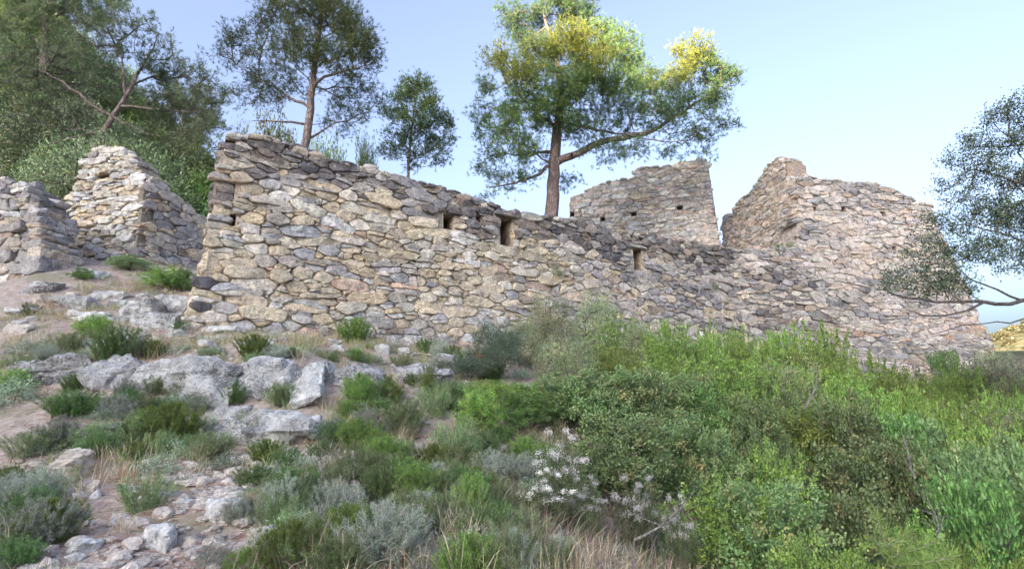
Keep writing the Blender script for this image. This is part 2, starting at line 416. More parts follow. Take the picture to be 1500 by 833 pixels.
def pack(outline, openings, rmin, rmax, aspect, coursed, seed, merge=0.42, clips=()):
    """stones of a rubble face: power cells in a stretched plane. returns [(polygon, seed)]"""
    rn = random.Random(seed)
    us = [p[0] for p in outline]; zs = [p[1] for p in outline]
    u0, u1, z0, z1 = min(us) - .2, max(us) + .2, min(zs) - .2, max(zs) + .2
    area = (u1 - u0) / aspect * (z1 - z0)
    seeds = []; cell = rmax * 2; gridd = {}
    n_try = int(area / (rmin * rmin) * 4.5)
    radii = sorted([rmin + (rmax - rmin) * (rn.random() ** 4.5) for _ in range(n_try)], reverse=True)
    ch = (rmin + rmax)
    for r in radii:
        for _ in range(5):
            u = rn.uniform(u0, u1) / aspect; z = rn.uniform(z0, z1)
            if coursed > 0:
                zc = (math.floor(z / ch) + 0.5) * ch + 0.02 * math.sin(u * 3 + z0)
                z = z + (zc - z) * coursed * rn.uniform(0.6, 1)
            gx, gy = int(u // cell), int(z // cell); ok = True
            for ax in (-1, 0, 1):
                for ay in (-1, 0, 1):
                    for (a, b, rr) in gridd.get((gx + ax, gy + ay), ()):
                        if (a - u) ** 2 + (b - z) ** 2 < ((rr + r) * 0.68) ** 2: ok = False; break
                    if not ok: break
                if not ok: break
            if ok:
                gridd.setdefault((gx, gy), []).append((u, z, r)); seeds.append((u, z, r)); break
    cells = []
    for (u, z, r) in seeds:
        if not inside(outline, u * aspect, z): continue
        if any(o[0] - .02 < u * aspect < o[1] + .02 and o[2] - .02 < z < o[3] + .02 for o in openings): continue
        R = r * 2.3; poly = [(u - R, z - R), (u + R, z - R), (u + R, z + R), (u - R, z + R)]
        gx, gy = int(u // cell), int(z // cell); nb = []
        for ax in (-1, 0, 1):
            for ay in (-1, 0, 1):
                for (a, b, rr) in gridd.get((gx + ax, gy + ay), ()):
                    if a == u and b == z: continue
                    d = math.hypot(a - u, b - z)
                    if d < (R + rr) * 1.6: nb.append((d, a, b, rr))
        nb.sort()
        for (d, a, b, rr) in nb:
            nx, ny = (a - u) / d, (b - z) / d
            off = (d * d + r * r - rr * rr) / (2 * d)
            poly = clip(poly, nx, ny, nx * u + ny * z + off)
            if len(poly) < 3: break
        if len(poly) < 3: continue
        P = [(p[0] * aspect, p[1]) for p in poly]; su = u * aspect
        for o in openings:
            if max(p[0] for p in P) > o[0] and min(p[0] for p in P) < o[1] and max(p[1] for p in P) > o[2] and min(p[1] for p in P) < o[3]:
                dd = [(o[0] - su, (1, 0, o[0])), (su - o[1], (-1, 0, -o[1])), (o[2] - z, (0, 1, o[2])), (z - o[3], (0, -1, -o[3]))]
                dd.sort(reverse=True); P = clip(P, *dd[0][1])
        for cl in clips:
            if P: P = clip(P, *cl)
        if len(P) >= 3: cells.append((P, (su, z)))
    # some neighbours side by side are one long stone
    grid2 = {}
    for k, (P, c) in enumerate(cells): grid2.setdefault((int(c[0] // .4), int(c[1] // .3)), []).append(k)
    gone = set(); out = []
    for k, (P, c) in enumerate(cells):
        if k in gone: continue
        gone.add(k)
        if rn.random() < merge:
            best = None
            w = max(p[0] for p in P) - min(p[0] for p in P); h = max(p[1] for p in P) - min(p[1] for p in P)
            for ax in (-1, 0, 1):
                for ay in (-1, 0, 1):
                    for j in grid2.get((int(c[0] // .4) + ax, int(c[1] // .3) + ay), ()):
                        if j in gone: continue
                        Pj, cj = cells[j]
                        if abs(cj[1] - c[1]) < .3 * h and min(abs(a[0] - b[0]) + abs(a[1] - b[1]) for a in P for b in Pj) < .012:
                            hj = max(p[1] for p in Pj) - min(p[1] for p in Pj)
                            if .65 < hj / max(h, .01) < 1.5 and (best is None or abs(cj[1] - c[1]) < best[0]): best = (abs(cj[1] - c[1]), j)
            if best:
                gone.add(best[1]); pts = sorted(set(P + cells[best[1]][0])); P = hull(pts); c = (sum(p[0] for p in P) / len(P), sum(p[1] for p in P) / len(P))
        h = max(p[1] for p in P) - min(p[1] for p in P); w = max(p[0] for p in P) - min(p[0] for p in P)
        if h > .085 and rn.random() < (.40 if w > 1.1 * h else .12):
            t = rn.gauss(0, .12); k = c[1] + rn.uniform(-.12, .12) * h - t * c[0]        # z = t*u + k
            for sg in (1, -1):
                Q = clip(P, -t * sg, sg, k * sg)
                if len(Q) >= 3: out.append((Q, (c[0], c[1] - sg * h * .2)))
        elif w > .16 and w < 1.6 * h and rn.random() < .3:
            t = rn.gauss(0, .25); k = c[0] - t * c[1]
            for sg in (1, -1):
                Q = clip(P, sg, -t * sg, k * sg)
                if len(Q) >= 3: out.append((Q, (c[0] - sg * w * .2, c[1])))
        else: out.append((P, c))
    return out
def stone_geom(P, rn, gap, prot, depth=0.12, rough=1.0):
    """rough stone from a plan polygon. returns (k,3) (u,z,d) points and triangles/quads"""
    P = np.array(P); c = P.mean(0)
    size = math.sqrt(max(abs(np.sum(P[:, 0] * np.roll(P[:, 1], -1) - np.roll(P[:, 0], -1) * P[:, 1])) / 2, 1e-5))
    if size < 0.03: return None
    # resample outline
    E = np.roll(P, -1, 0) - P; L = np.linalg.norm(E, axis=1); per = L.sum()
    n = int(np.clip(per / 0.06, 8, 18)); t = (np.arange(n) + rn.random() * .5) / n * per; cum = np.concatenate([[0], np.cumsum(L)])
    k = np.clip(np.searchsorted(cum, t, side='right') - 1, 0, len(P) - 1)
    Q = P[k] + E[k] * ((t - cum[k]) / np.maximum(L[k], 1e-9))[:, None]
    Q = Q * 0.86 + (np.roll(Q, 1, 0) + np.roll(Q, -1, 0)) * 0.07
    rnd = np.array([rn.gauss(0, 1) for _ in range(n)]); rn2 = np.array([rn.gauss(0, 1) for _ in range(n)])
    D = Q - c; dist = np.linalg.norm(D, axis=1)[:, None] + 1e-6; Dn = D / dist
    Q = c + Dn * (dist - gap) * (1 + 0.06 * rnd[:, None] * rough); D = Q - c
    pls = [(rn.gauss(0, .13), rn.gauss(.05, .13), rn.uniform(0, .03) * size * 4) for _ in range(3)]
    ox, oz = rn.random() * 90, rn.random() * 90
    w_, h_ = P[:, 0].max() - P[:, 0].min(), P[:, 1].max() - P[:, 1].min()
    def relief(X):
        d = np.min([(X[:, 0] - c[0]) * a_ + (X[:, 1] - c[1]) * b_ + k_ for a_, b_, k_ in pls], axis=0)
        X3_ = np.c_[X[:, 0] + ox, X[:, 1] + oz, 0 * X[:, 0]]
        return prot + d + rough * (0.05 * size * vnoise(X3_, 1.6 / size, 1) + 0.03 * size * vnoise(X3_, 4.0 / size, 2))
    bev = min(0.016, size * 0.09) * rn.uniform(0.6, 1.6)
    s1 = 1 - bev / np.maximum(np.linalg.norm(D, axis=1), 0.02); s1 = np.clip(s1, .6, .97)[:, None]
    R0 = np.c_[Q, np.full(n, -depth)]
    R1 = np.c_[Q, relief(Q) - bev * (1.0 + .4 * rn2)]
    rings = [R0, R1]
    for f_, j_ in ((None, 0), (0.62, .07), (0.28, .06))[:3 if size > .17 else 2]:
        if f_ is None: X = c + D * s1
        else:
            X = c + D * (f_ + j_ * np.array([rn.gauss(0, 1) for _ in range(n)])[:, None])
        rings.append(np.c_[X, relief(X)])
    Cc = c[None] + np.array([[rn.gauss(0, .05), rn.gauss(0, .05)]]) * size
    V = np.vstack(rings + [np.c_[Cc, relief(Cc)]]); i = np.arange(n); j = (i + 1) % n; m_ = len(rings)
    F4 = np.vstack([np.c_[i + a * n, j + a * n, j + (a + 1) * n, i + (a + 1) * n] for a in range(m_ - 1)])
    F3 = np.c_[i + (m_ - 1) * n, j + (m_ - 1) * n, np.full(n, m_ * n)]
    return V, F3, F4, size
def block(L, H, D, rn, rough=1.0):
    """free rough block centred on the origin, 98 points"""
    g = np.linspace(-1, 1, 5); V = []; idx = {}
    F = []
    def vid(a, b, c):
        k = (a, b, c)
        if k not in idx: idx[k] = len(V); V.append((g[a], g[b], g[c]))
        return idx[k]
    for ax in range(3):
        for sd in (0, 4):
            for a in range(4):
                for b in range(4):
                    q = []
                    for (da, db) in ((0, 0), (1, 0), (1, 1), (0, 1)):
                        t = [0, 0, 0]; t[ax] = sd; t[(ax + 1) % 3] = a + da; t[(ax + 2) % 3] = b + db
                        q.append(vid(*t))
                    F.append(q if sd == 4 else q[::-1])
    V = np.array(V); nr = np.linalg.norm(V, axis=1)[:, None]
    V = V * (1 - 0.30 * np.clip(nr - 1.0, 0, 1))                       # rounded corners
    off = rn.random() * 100
    V = V * (1 + 0.16 * rough * vnoise(V + off, 1.3, 3)[:, None] + 0.08 * rough * vnoise(V + off, 3.1, 4)[:, None])
    V[:, 0] += 0.25 * rough * rn.gauss(0, 1) * V[:, 2] * 0.4
    return V * np.array((L / 2, D / 2, H / 2)), np.array(F)
def rotz(V, a):
    c, s = math.cos(a), math.sin(a); return V @ np.array([[c, s, 0], [-s, c, 0], [0, 0, 1]])
def rotx(V, a):
    c, s = math.cos(a), math.sin(a); return V @ np.array([[1, 0, 0], [0, c, s], [0, -s, c]])

def core(pl, outline, openings, thick, mb, tone, seed, inset=0.045, step=0.10, drop=0.05):
    us = [p[0] for p in outline]; zs = [p[1] for p in outline]
    u0, u1, z0, z1 = min(us), max(us), min(zs), max(zs)
    U = list(np.arange(u0, u1 + step, step)); Z = list(np.arange(z0, z1 + step, step))
    for o in openings:
        U += [o[0] - .004, o[0] + .004, o[1] - .004, o[1] + .004]; Z += [o[2] - .004, o[2] + .004, o[3] - .004, o[3] + .004]
    U = np.unique(np.round(U, 4)); Z = np.unique(np.round(Z, 4)); nu, nz = len(U), len(Z)
    GU, GZ = np.meshgrid(U, Z, indexing='ij')
    keep = np.zeros((nu - 1, nz - 1), bool)
    for a in range(nu - 1):
        for b in range(nz - 1):
            keep[a, b] = inside(outline, (U[a] + U[a + 1]) / 2, (Z[b] + Z[b + 1]) / 2 + drop)
    fl = np.stack([GU.ravel() + seed, GZ.ravel(), 0 * GU.ravel()], -1)
    d = -inset + 0.028 * fbm(fl, 2.2, 4, seed, .6)
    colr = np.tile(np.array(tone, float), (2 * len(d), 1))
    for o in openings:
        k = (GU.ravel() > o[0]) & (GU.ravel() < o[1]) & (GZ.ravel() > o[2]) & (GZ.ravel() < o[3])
        d[k] = -min(thick * 0.8, o[4] if len(o) > 4 else 9); colr[:len(d)][k] = (.20, .125, .08, .3)  # brown earth inside, darkened so the opening looks deeper
    VF = pl.W(GU.ravel(), GZ.ravel(), d); VB = pl.W(GU.ravel(), GZ.ravel(), -thick + 0 * d)
    n = nu * nz; F = []
    def id_(a, b): return a * nz + b
    kp = np.pad(keep, 1)
    for a in range(nu - 1):
        for b in range(nz - 1):
            if not keep[a, b]: continue
            q = [id_(a, b), id_(a + 1, b), id_(a + 1, b + 1), id_(a, b + 1)]
            F.append(q); F.append([i + n for i in q[::-1]])
            for (da, db, e0, e1) in ((-1, 0, 3, 0), (1, 0, 1, 2), (0, -1, 0, 1), (0, 1, 2, 3)):
                if not kp[a + 1 + da, b + 1 + db]: F.append([q[e0], q[e0] + n, q[e1] + n, q[e1]])
    V = np.vstack([VF, VB]); F = np.array(F)
    used = np.unique(F); remap = np.zeros(len(V), int); remap[used] = np.arange(len(used))
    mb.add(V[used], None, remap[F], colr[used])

def px_of(P):
    """photo pixel of a world point (for choosing which stones get an object of their own)"""
    x, y, z = P; f = y * CP + z * SP; up = -y * SP + z * CP
    return 750 + FPX * x / f, 416.5 - FPX * up / f, f
def edge_line(a, b, m):
    """half plane left of the upward edge b -> a (kept side towards smaller u)"""
    dx, dz = a[0] - b[0], a[1] - b[1]; L = math.hypot(dx, dz); nx, nz = dz / L, -dx / L
    return (nx, nz, nx * a[0] + nz * a[1] + m)
class Masonry:
    def __init__(s, name, label, cat, base, thick):
        s.root = thing(name, label, cat, tuple(base)); s.base = np.array(base, float); s.thick = thick
        s.list = []; s.core = MB(); s.cap = []
    def face(s, pl, outline, openings, rmin, rmax, aspect, coursed, seed, tone, prot=(0.0, 0.035), gap=0.004, with_core=True, rough=1.0, core_tone=(0.55, 0.46, 0.36, 0.2), depth=0.12, inset=0.036, clips=()):
        rn = random.Random(seed * 7 + 1)
        for P, c in pack(outline, openings, rmin, rmax, aspect, coursed, seed, clips=clips):
            g = stone_geom(P, rn, gap * rn.uniform(.5, 1.6), rn.uniform(*prot) + (0.03 if rn.random() < .08 else 0), depth, rough)
            if g is None: continue
            V, F3, F4, size = g
            Wd = pl.W(V[:, 0], V[:, 1], V[:, 2])
            if pl.Nn @ np.array((pl.U[1], -pl.U[0])) < 0: F3 = F3[:, ::-1]; F4 = F4[:, ::-1]
            col = tone(c[0], c[1], rn, size)
            q = px_of(Wd[-1]); vis = size * size / max(q[2], 1) ** 2
            if not (-30 < q[0] < 1530 and -30 < q[1] < 560): vis *= 0.02
            s.list.append((vis, Wd, F3, F4, col, rn.random()))
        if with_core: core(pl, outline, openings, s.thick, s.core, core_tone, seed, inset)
        for o in openings:   # lintel and jamb stones stand at the mouth
            w = o[1] - o[0]
            if len(o) > 5 and o[5]:
                for (u, z, L, H) in ((0.5 * (o[0] + o[1]), o[3] + 0.045, w + 0.34, 0.085),):
                    V, F = block(L, H, 0.26, rn, 0.6); V = V[:, [0, 1, 2]]
                    Wd = pl.W(u + V[:, 0], z + V[:, 2], -V[:, 1] * 1.0 - 0.07)
                    s.list.append((9, Wd, None, F if pl.Nn @ np.array((pl.U[1], -pl.U[0])) > 0 else F[:, ::-1], tone(u, z, rn, .2), 0))
    def top(s, pl, outline, u0, u1, tone, seed, size=0.26, rows=2, high=0.13, jag=1.0):
        rn = random.Random(seed); u = u0
        while u < u1:
            L = rn.uniform(0.6, 1.4) * size; zt = top_at(outline, u + L / 2)
            if zt is None: u += L; continue
            za = top_at(outline, u) or zt; zb_ = top_at(outline, u + L) or zt
            slope = math.atan2(zb_ - za, L); slope = max(-.5, min(.5, slope)) * .6
            for r in range(rows):
                H = rn.uniform(0.6, 1.25) * high; D = s.thick / rows * rn.uniform(0.9, 1.25)
                V, F = block(L * rn.uniform(.9, 1.15), H, D, rn)
                c, s_ = math.cos(slope), math.sin(slope); X = V[:, 0] * c - V[:, 2] * s_; Zz = V[:, 0] * s_ + V[:, 2] * c
                dd = -s.thick * (r + .5) / rows + V[:, 1] * -1 + rn.gauss(0, .015) + (0.02 if r == 0 else 0)
                zz = zt - H * 0.30 + Zz + rn.uniform(-.02, .05) * jag
                Wd = pl.W(u + L / 2 + X, zz, dd)
                fl = F if pl.Nn @ np.array((pl.U[1], -pl.U[0])) > 0 else F[:, ::-1]
                q = px_of(Wd.mean(0)); vis = L * H / q[2] ** 2 * (1.2 if r == 0 else .3)
                s.list.append((vis, Wd, None, fl, tone(u, zt, rn, .2), rn.random()))
                if rn.random() < .22 * jag and r == 0:
                    V2, F2 = block(L * .6, H * .7, D * .7, rn); W2 = pl.W(u + L * .5 + V2[:, 0], zt + H * .55 + V2[:, 2], -s.thick * .35 - V2[:, 1])
                    s.list.append((vis * .5, W2, None, fl, tone(u, zt, rn, .2), rn.random()))
            u += L * 0.97
    def blockstone(s, P, L, H, D, rz, tone, seed, rx=0.0):
        rn = random.Random(seed); V, F = block(L, H, D, rn); V = rotz(rotx(V, rx), rz) + np.asarray(P)
        s.list.append((1, V, None, F, tone, 0))
    def finish(s, nmax=290, part='stone'):
        s.list.sort(key=lambda t: -t[0]); mb = MB()
        for k, (vis, V, F3, F4, col, _) in enumerate(s.list):
            if k < nmax:
                c = V.mean(0); m = MB(); m.add(V - c, F3, F4, col)
                obj(part, m.mesh(part), M_STONE, s.root, tuple(c - s.base))
            else: mb.add(V, F3, F4, col)
        if mb.n: obj('small_stones', mb.mesh('small_stones', s.base), M_STONE, s.root, kind='stuff')
        if s.core.n: obj('mortar_core', s.core.mesh('mortar_core', s.base, smooth=False), M_MORTAR, s.root)

def zone(u, z, sc, seed):
    return float(fbm(np.array([[u + seed * 7.3, z * 1.4, 0.0]]), sc, 3, seed)[0])
def pick(rn, pal):
    w = sum(p[0] for p in pal); r = rn.random() * w
    for p in pal:
        r -= p[0]
        if r <= 0: break
    k = rn.uniform(.82, 1.18)
    return (p[1] * k * rn.uniform(.97, 1.03), p[2] * k, p[3] * k * rn.uniform(.96, 1.04), p[4] * rn.uniform(.7, 1.3))
CREAM = [(3, 0.648, 0.54, 0.4, 0.15), (2, 0.691, 0.616, 0.518, 0.2), (1.0, 0.648, 0.529, 0.367, 0.1), (1.5, 0.54, 0.475, 0.41, 0.45), (1, 0.475, 0.443, 0.421, 0.7), (0.5, 0.594, 0.432, 0.335, 0.2)]
GREY = [(3, 0.441, 0.403, 0.382, 0.8), (2, 0.357, 0.332, 0.328, 1.0), (2, 0.525, 0.469, 0.412, 0.6), (1, 0.567, 0.479, 0.382, 0.4), (0.6, 0.441, 0.347, 0.274, 0.5)]
DARK = [(3, 0.209, 0.18, 0.172, 0.9), (2, 0.275, 0.225, 0.189, 0.8), (1, 0.342, 0.288, 0.241, 0.8), (1, 0.162, 0.149, 0.155, 1.0)]
PINK = [(3, .60, .51, .45, .25), (2, .58, .51, .46, .4), (2, .53, .475, .45, .5), (1, .45, .42, .425, .7), (1, .58, .46, .38, .15), (.7, .66, .60, .54, .2)]
WHITE = [(3, 0.638, 0.605, 0.572, 0.55), (2, 0.715, 0.671, 0.616, 0.35), (1.5, 0.506, 0.484, 0.484, 0.8), (1, 0.55, 0.462, 0.352, 0.2)]
TERRA = [(1, .52, .37, .28, .1)]

# main wall
ol = PL_MAIN.poly([(329, 193), (345, 197), (400, 206), (430, 215), (500, 236), (560, 252), (620, 269), (680, 287), (720, 300), (765, 314), (800, 319),
                   (830, 321), (860, 327), (900, 337), (950, 345), (1000, 353), (1050, 362), (1079, 366)])
zbot = -0.2
ol = ol + [(ol[-1][0] + .12, zbot), PL_MAIN.uz(262, 520)] 
ol = [PL_MAIN.uz(262, 520), PL_MAIN.uz(276, 470), PL_MAIN.uz(302, 385), PL_MAIN.uz(318, 290)] + ol[:-1]
def opn(pl, x0, x1, y0, y1, depth=9, lintel=False):
    a = pl.uz((x0 + x1) / 2, y0); b = pl.uz((x0 + x1) / 2, y1)
    return (pl.uz(x0, (y0 + y1) / 2)[0], pl.uz(x1, (y0 + y1) / 2)[0], b[1], a[1], depth, lintel)
op_main = [opn(PL_MAIN, 651, 666, 313, 335, .5, False), opn(PL_MAIN, 734, 752, 318, 360, .5, True), opn(PL_MAIN, 929, 942, 364, 395, .5, True),
           opn(PL_MAIN, 330, 345, 204, 219, .3), opn(PL_MAIN, 316, 344, 265, 286, .3), opn(PL_MAIN, 311, 346, 310, 328, .35),
           opn(PL_MAIN, 697, 706, 315, 324, .2)]
def tone_main(u, z, rn, size):
    top = top_at(ol, u) or 4; h = top - z
    pr = rn.random(); f = u / tE
    dark = float(1 - sstep(.2, .95 + .3 * math.sin(u * 1.7), h)) * (.85 if f < .45 else 1)
    if f < .5 and h > .8 and z > 1.5 and rn.random() < .55: return pick(rn, CREAM[:3] if rn.random() < .7 else WHITE)
    if pr < dark * 1.1: return pick(rn, DARK if rn.random() < .75 else GREY)
    if z < 1.75 and rn.random() < .5: return pick(rn, WHITE if rn.random() < .7 else CREAM)
    if rn.random() < .3 * dark: return pick(rn, GREY)
    g = zone(u, z, .9, 2) + .25 * rn.gauss(0, 1)
    if f > .45 and rn.random() < sstep(.42, .66, f): return pick(rn, GREY if g > -.35 else (PINK if rn.random() < .6 else CREAM))
    if g > .75: return pick(rn, GREY)
    if rn.random() < .012: return pick(rn, TERRA)
    if h > .7 and rn.random() < .85: return pick(rn, CREAM)
    return pick(rn, GREY if rn.random() < .25 else CREAM)
mw = Masonry('stone_wall', 'long rubble stone wall with narrow slot openings, its left end leaning towards the slope', 'stone wall', PL_MAIN.W(0, 1.0), 0.62)
mw.face(PL_MAIN, ol, op_main, 0.024, 0.122, 1.8, 0.3, 11, tone_main, (0.0, .05))
mw.top(PL_MAIN, ol, .15, tE + .1, lambda u, z, rn, s_: pick(rn, DARK if rn.random() < .5 else GREY), 5, .28, 2, .13)
# left end of the main wall
PL_END = Plane(PL_MAIN.O + PL_MAIN.U * 0.0, (-PL_MAIN.Nn[0], -PL_MAIN.Nn[1]), 0.0, 3, flip=False)
def end_off(z):   # follows the sloping left edge
    return np.interp(z, [ol[0][1], ol[1][1], ol[2][1], ol[3][1], ol[4][1]], [ol[0][0], ol[1][0], ol[2][0], ol[3][0], ol[4][0]])
rn_ = random.Random(3); z = 0.9
while z < ol[4][1] - .1:
    H = rn_.uniform(.10, .2); d = .08
    while d < .6:
        D = rn_.uniform(.2, .34); V, F = block(rn_.uniform(.25, .4), H * 1.05, D, rn_, .8)
        mw.list.append((.5 * H * D / 80, PL_MAIN.W(end_off(z) + .10 + V[:, 0], z + V[:, 2], -d - D / 2 + .05 - V[:, 1]), None, F, pick(rn_, CREAM if z < 3 else DARK), 0)); d += D
    z += H
mw.finish()

# ------------------------------------------------------------------ tower
tl = PL_TOW.poly([(1170, 262), (1182, 258), (1215, 264), (1240, 266), (1280, 268), (1300, 276), (1330, 290), (1352, 298), (1362, 300), (1385, 350), (1410, 405), (1462, 522)])
t_ol = [PL_TOW.uz(1079, 620), PL_TOW.uz(1079, 367), PL_TOW.uz(1120, 366), PL_TOW.uz(1166, 362)] + tl + [(tl[-1][0] + .25, -0.1)]
op_t = [opn(PL_TOW, 1191, 1198, 302, 308, .3), opn(PL_TOW, 1232, 1240, 303, 310, .3), opn(PL_TOW, 1292, 1299, 309, 316, .3), opn(PL_TOW, 1308, 1314, 360, 366, .25)]
def tone_tow(u, z, rn, size):
    if u < uC + .35 and z < 3.9:
        return pick(rn, DARK if rn.random() < .35 * (z > 1.8) else GREY)
    if u < uC + 1.8 + zone(u, z, .8, 3) and z < 3.2 and rn.random() < .7: return pick(rn, GREY)
    top = top_at(t_ol, u) or 5; h = top - z
    if h < .5 and rn.random() < .6: return pick(rn, GREY)
    if zone(u, z, 1.0, 4) + .2 * rn.gauss(0, 1) > .38: return pick(rn, GREY)
    if z < 2.2 and rn.random() < .07: return pick(rn, TERRA)
    return pick(rn, PINK)
tw = Masonry('ruined_tower', 'tall ruined stone tower with a stepped broken gable and sloping right-hand edge', 'ruined tower', PL_TOW.W(uC, 1.0), 0.7)
PT = (0.54, 0.455, 0.40, 0.3)
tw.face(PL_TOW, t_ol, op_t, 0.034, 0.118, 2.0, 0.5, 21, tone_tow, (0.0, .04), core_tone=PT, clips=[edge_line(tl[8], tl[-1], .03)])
tw.top(PL_TOW, t_ol, uC + .1, tl[8][0], lambda u, z, rn, s_: pick(rn, GREY if rn.random() < .6 else PINK), 6, .26, 2, .12)
tw.top(PL_TOW, t_ol, .1, uC - .1, lambda u, z, rn, s_: pick(rn, GREY), 7, .3, 2, .12, .6)
g_ol = PL_TOWL.poly([(1172, 252), (1160, 246), (1150, 238), (1142, 232), (1132, 236), (1124, 244), (1120, 254), (1110, 264), (1098, 282), (1088, 290), (1078, 300), (1070, 314), (1058, 318), (1057, 326), (1059, 362)])
g_ol = [(0.06, 2.6)] + [(max(p[0], .08 + .1 * max(p[1] - 3.6, 0)), p[1]) for p in g_ol] + [(g_ol[-1][0], 2.6)]
def tone_g(u, z, rn, size): return pick(rn, PINK if rn.random() < .8 else CREAM)
tw.face(PL_TOWL, g_ol, [], 0.05, 0.13, 1.7, 0.2, 22, tone_g, (0.0, .015), gap=.012, rough=1.1, core_tone=(.45, .35, .28, .15), inset=0.02)
tw.top(PL_TOWL, g_ol, .1, g_ol[-2][0], lambda u, z, rn, s_: pick(rn, GREY if rn.random() < .5 else PINK), 8, .24, 2, .13, 1.2)
tw.finish()

# ------------------------------------------------------------------ middle building
ml = PL_MID.poly([(1028, 231), (990, 240), (987, 247), (980, 243), (940, 246), (930, 252), (925, 262), (900, 264), (880, 270), (862, 278), (845, 287), (834, 293)])
m_ol = [(-.35, 2.6), (-.02, ml[0][1])] + ml + [(ml[-1][0], 2.6)]
m_ol[1] = (ml[0][0] - .1, ml[0][1])
op_m = [opn(PL_MID, 1000, 991, 301, 307, .3), opn(PL_MID, 932, 924, 310, 316, .3), opn(PL_MID, 886, 879, 317, 323, .3), opn(PL_MID, 841, 835, 310, 317, .3)]
md = Masonry('ruined_building', 'pale ruined stone building end behind the long wall, right of the tall pine', 'ruined building', PL_MID.W(2, 3.2), 0.65)
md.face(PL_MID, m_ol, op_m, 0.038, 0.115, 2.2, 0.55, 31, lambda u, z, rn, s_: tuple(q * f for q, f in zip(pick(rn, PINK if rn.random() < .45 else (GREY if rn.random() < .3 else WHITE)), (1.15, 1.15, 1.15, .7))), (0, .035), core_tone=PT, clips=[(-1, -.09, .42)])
md.top(PL_MID, m_ol, ml[0][0], ml[-1][0] - .1, lambda u, z, rn, s_: pick(rn, GREY if rn.random() < .6 else PINK), 9, .3, 2, .13, 1.2)
z = 3.0; rn_ = random.Random(4)
while z < ml[0][1] - .08:
    H = rn_.uniform(.09, .17); V, F = block(.36, H * 1.04, .3, rn_, .7)
    for dd in (0.12, .42): 
        V, F = block(.34, H * 1.04, .32, rn_, .7); md.list.append((H * .3 / 400, PL_MID.W(np.interp(z, [2.6, ml[0][1]], [-.35, ml[0][0] - .1]) + .10 + V[:, 0], z + V[:, 2], -dd - V[:, 1]), None, F[:, ::-1], pick(rn_, PINK), 0))
    z += H
md.finish()

# ------------------------------------------------------------------ walls on the left
fl_ = PL_FAR.poly([(60, 372), (58, 330), (54, 292), (48, 282), (38, 274), (20, 268), (0, 266), (-60, 262), (-140, 262), (-200, 300)])
f_ol = [(fl_[0][0], 1.6)] + fl_ + [(fl_[-1][0], 1.6)]
fw = Masonry('grey_wall', 'rough grey stone wall at the left edge of the picture', 'stone wall', PL_FAR.W(1.5, 2.2), 0.7)
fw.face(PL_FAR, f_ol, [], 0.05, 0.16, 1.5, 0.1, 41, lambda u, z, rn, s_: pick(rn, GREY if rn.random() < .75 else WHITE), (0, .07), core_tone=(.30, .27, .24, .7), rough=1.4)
fw.top(PL_FAR, f_ol, .1, fl_[-1][0] - .3, lambda u, z, rn, s_: pick(rn, GREY), 10, .34, 2, .17, 1.3)
rn_ = random.Random(8); z = 1.8
while z < fl_[1][1] + .3:
    H = rn_.uniform(.10, .22); d = .0
    while d < .66:
        D = rn_.uniform(.16, .34); V, F = block(.34, H * 1.08, D * 1.1, rn_, 1)
        fw.list.append((.3 * H * D / 110, PL_FAR.W(np.interp(z, [fl_[0][1], fl_[1][1], fl_[2][1]], [fl_[0][0], fl_[1][0], fl_[2][0]]) + .10 + V[:, 0], z + V[:, 2], -d - D / 2 + .05 - V[:, 1]), None, F[:, ::-1], pick(rn_, GREY), 0)); d += D * .9
    z += H * .92
fw.finish(200)
sl_ = PL_STUMP.poly([(84, 350), (98, 300), (116, 250), (130, 222), (142, 214), (160, 216), (180, 222), (195, 234), (205, 250), (214, 266)])
s_ol = [(sl_[0][0] - .1, 2.2)] + sl_ + [(sl_[-1][0], 2.2)]
sw = Masonry('wall_stump', 'pale eroded stump of wall standing under the leaning pine on the left', 'stone wall', PL_STUMP.W(1, 2.8), 0.6)
sw.face(PL_STUMP, s_ol, [opn(PL_STUMP, 140, 156, 255, 263, .14)], 0.03, 0.10, 2.3, 0.4, 51, lambda u, z, rn, s_: pick(rn, WHITE if rn.random() < .45 else CREAM), (0, .07), core_tone=(.45, .38, .29, .2), rough=1.7)
sw.top(PL_STUMP, s_ol, sl_[0][0] + .1, sl_[-1][0], lambda u, z, rn, s_: pick(rn, CREAM if rn.random() < .6 else WHITE), 12, .28, 2, .14, 1.3)
sw.finish(180)
d_l = PL_SIDE.poly([(214, 266), (226, 258), (232, 270), (252, 282), (270, 296), (290, 312), (316, 326)])
d_ol = [(d_l[0][0], 2.2)] + d_l + [(d_l[-1][0], 2.2)]
dw = Masonry('side_wall', 'low grey coursed wall sloping down between the pale stump and the long wall', 'stone wall', PL_SIDE.W(1, 2.8), 0.6)
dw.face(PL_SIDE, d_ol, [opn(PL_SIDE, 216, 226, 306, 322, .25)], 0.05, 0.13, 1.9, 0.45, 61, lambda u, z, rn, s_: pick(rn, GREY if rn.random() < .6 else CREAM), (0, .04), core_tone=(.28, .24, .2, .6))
dw.top(PL_SIDE, d_ol, .05, d_l[-1][0], lambda u, z, rn, s_: pick(rn, GREY), 13, .26, 2, .13, 1.2)
dw.finish(180)

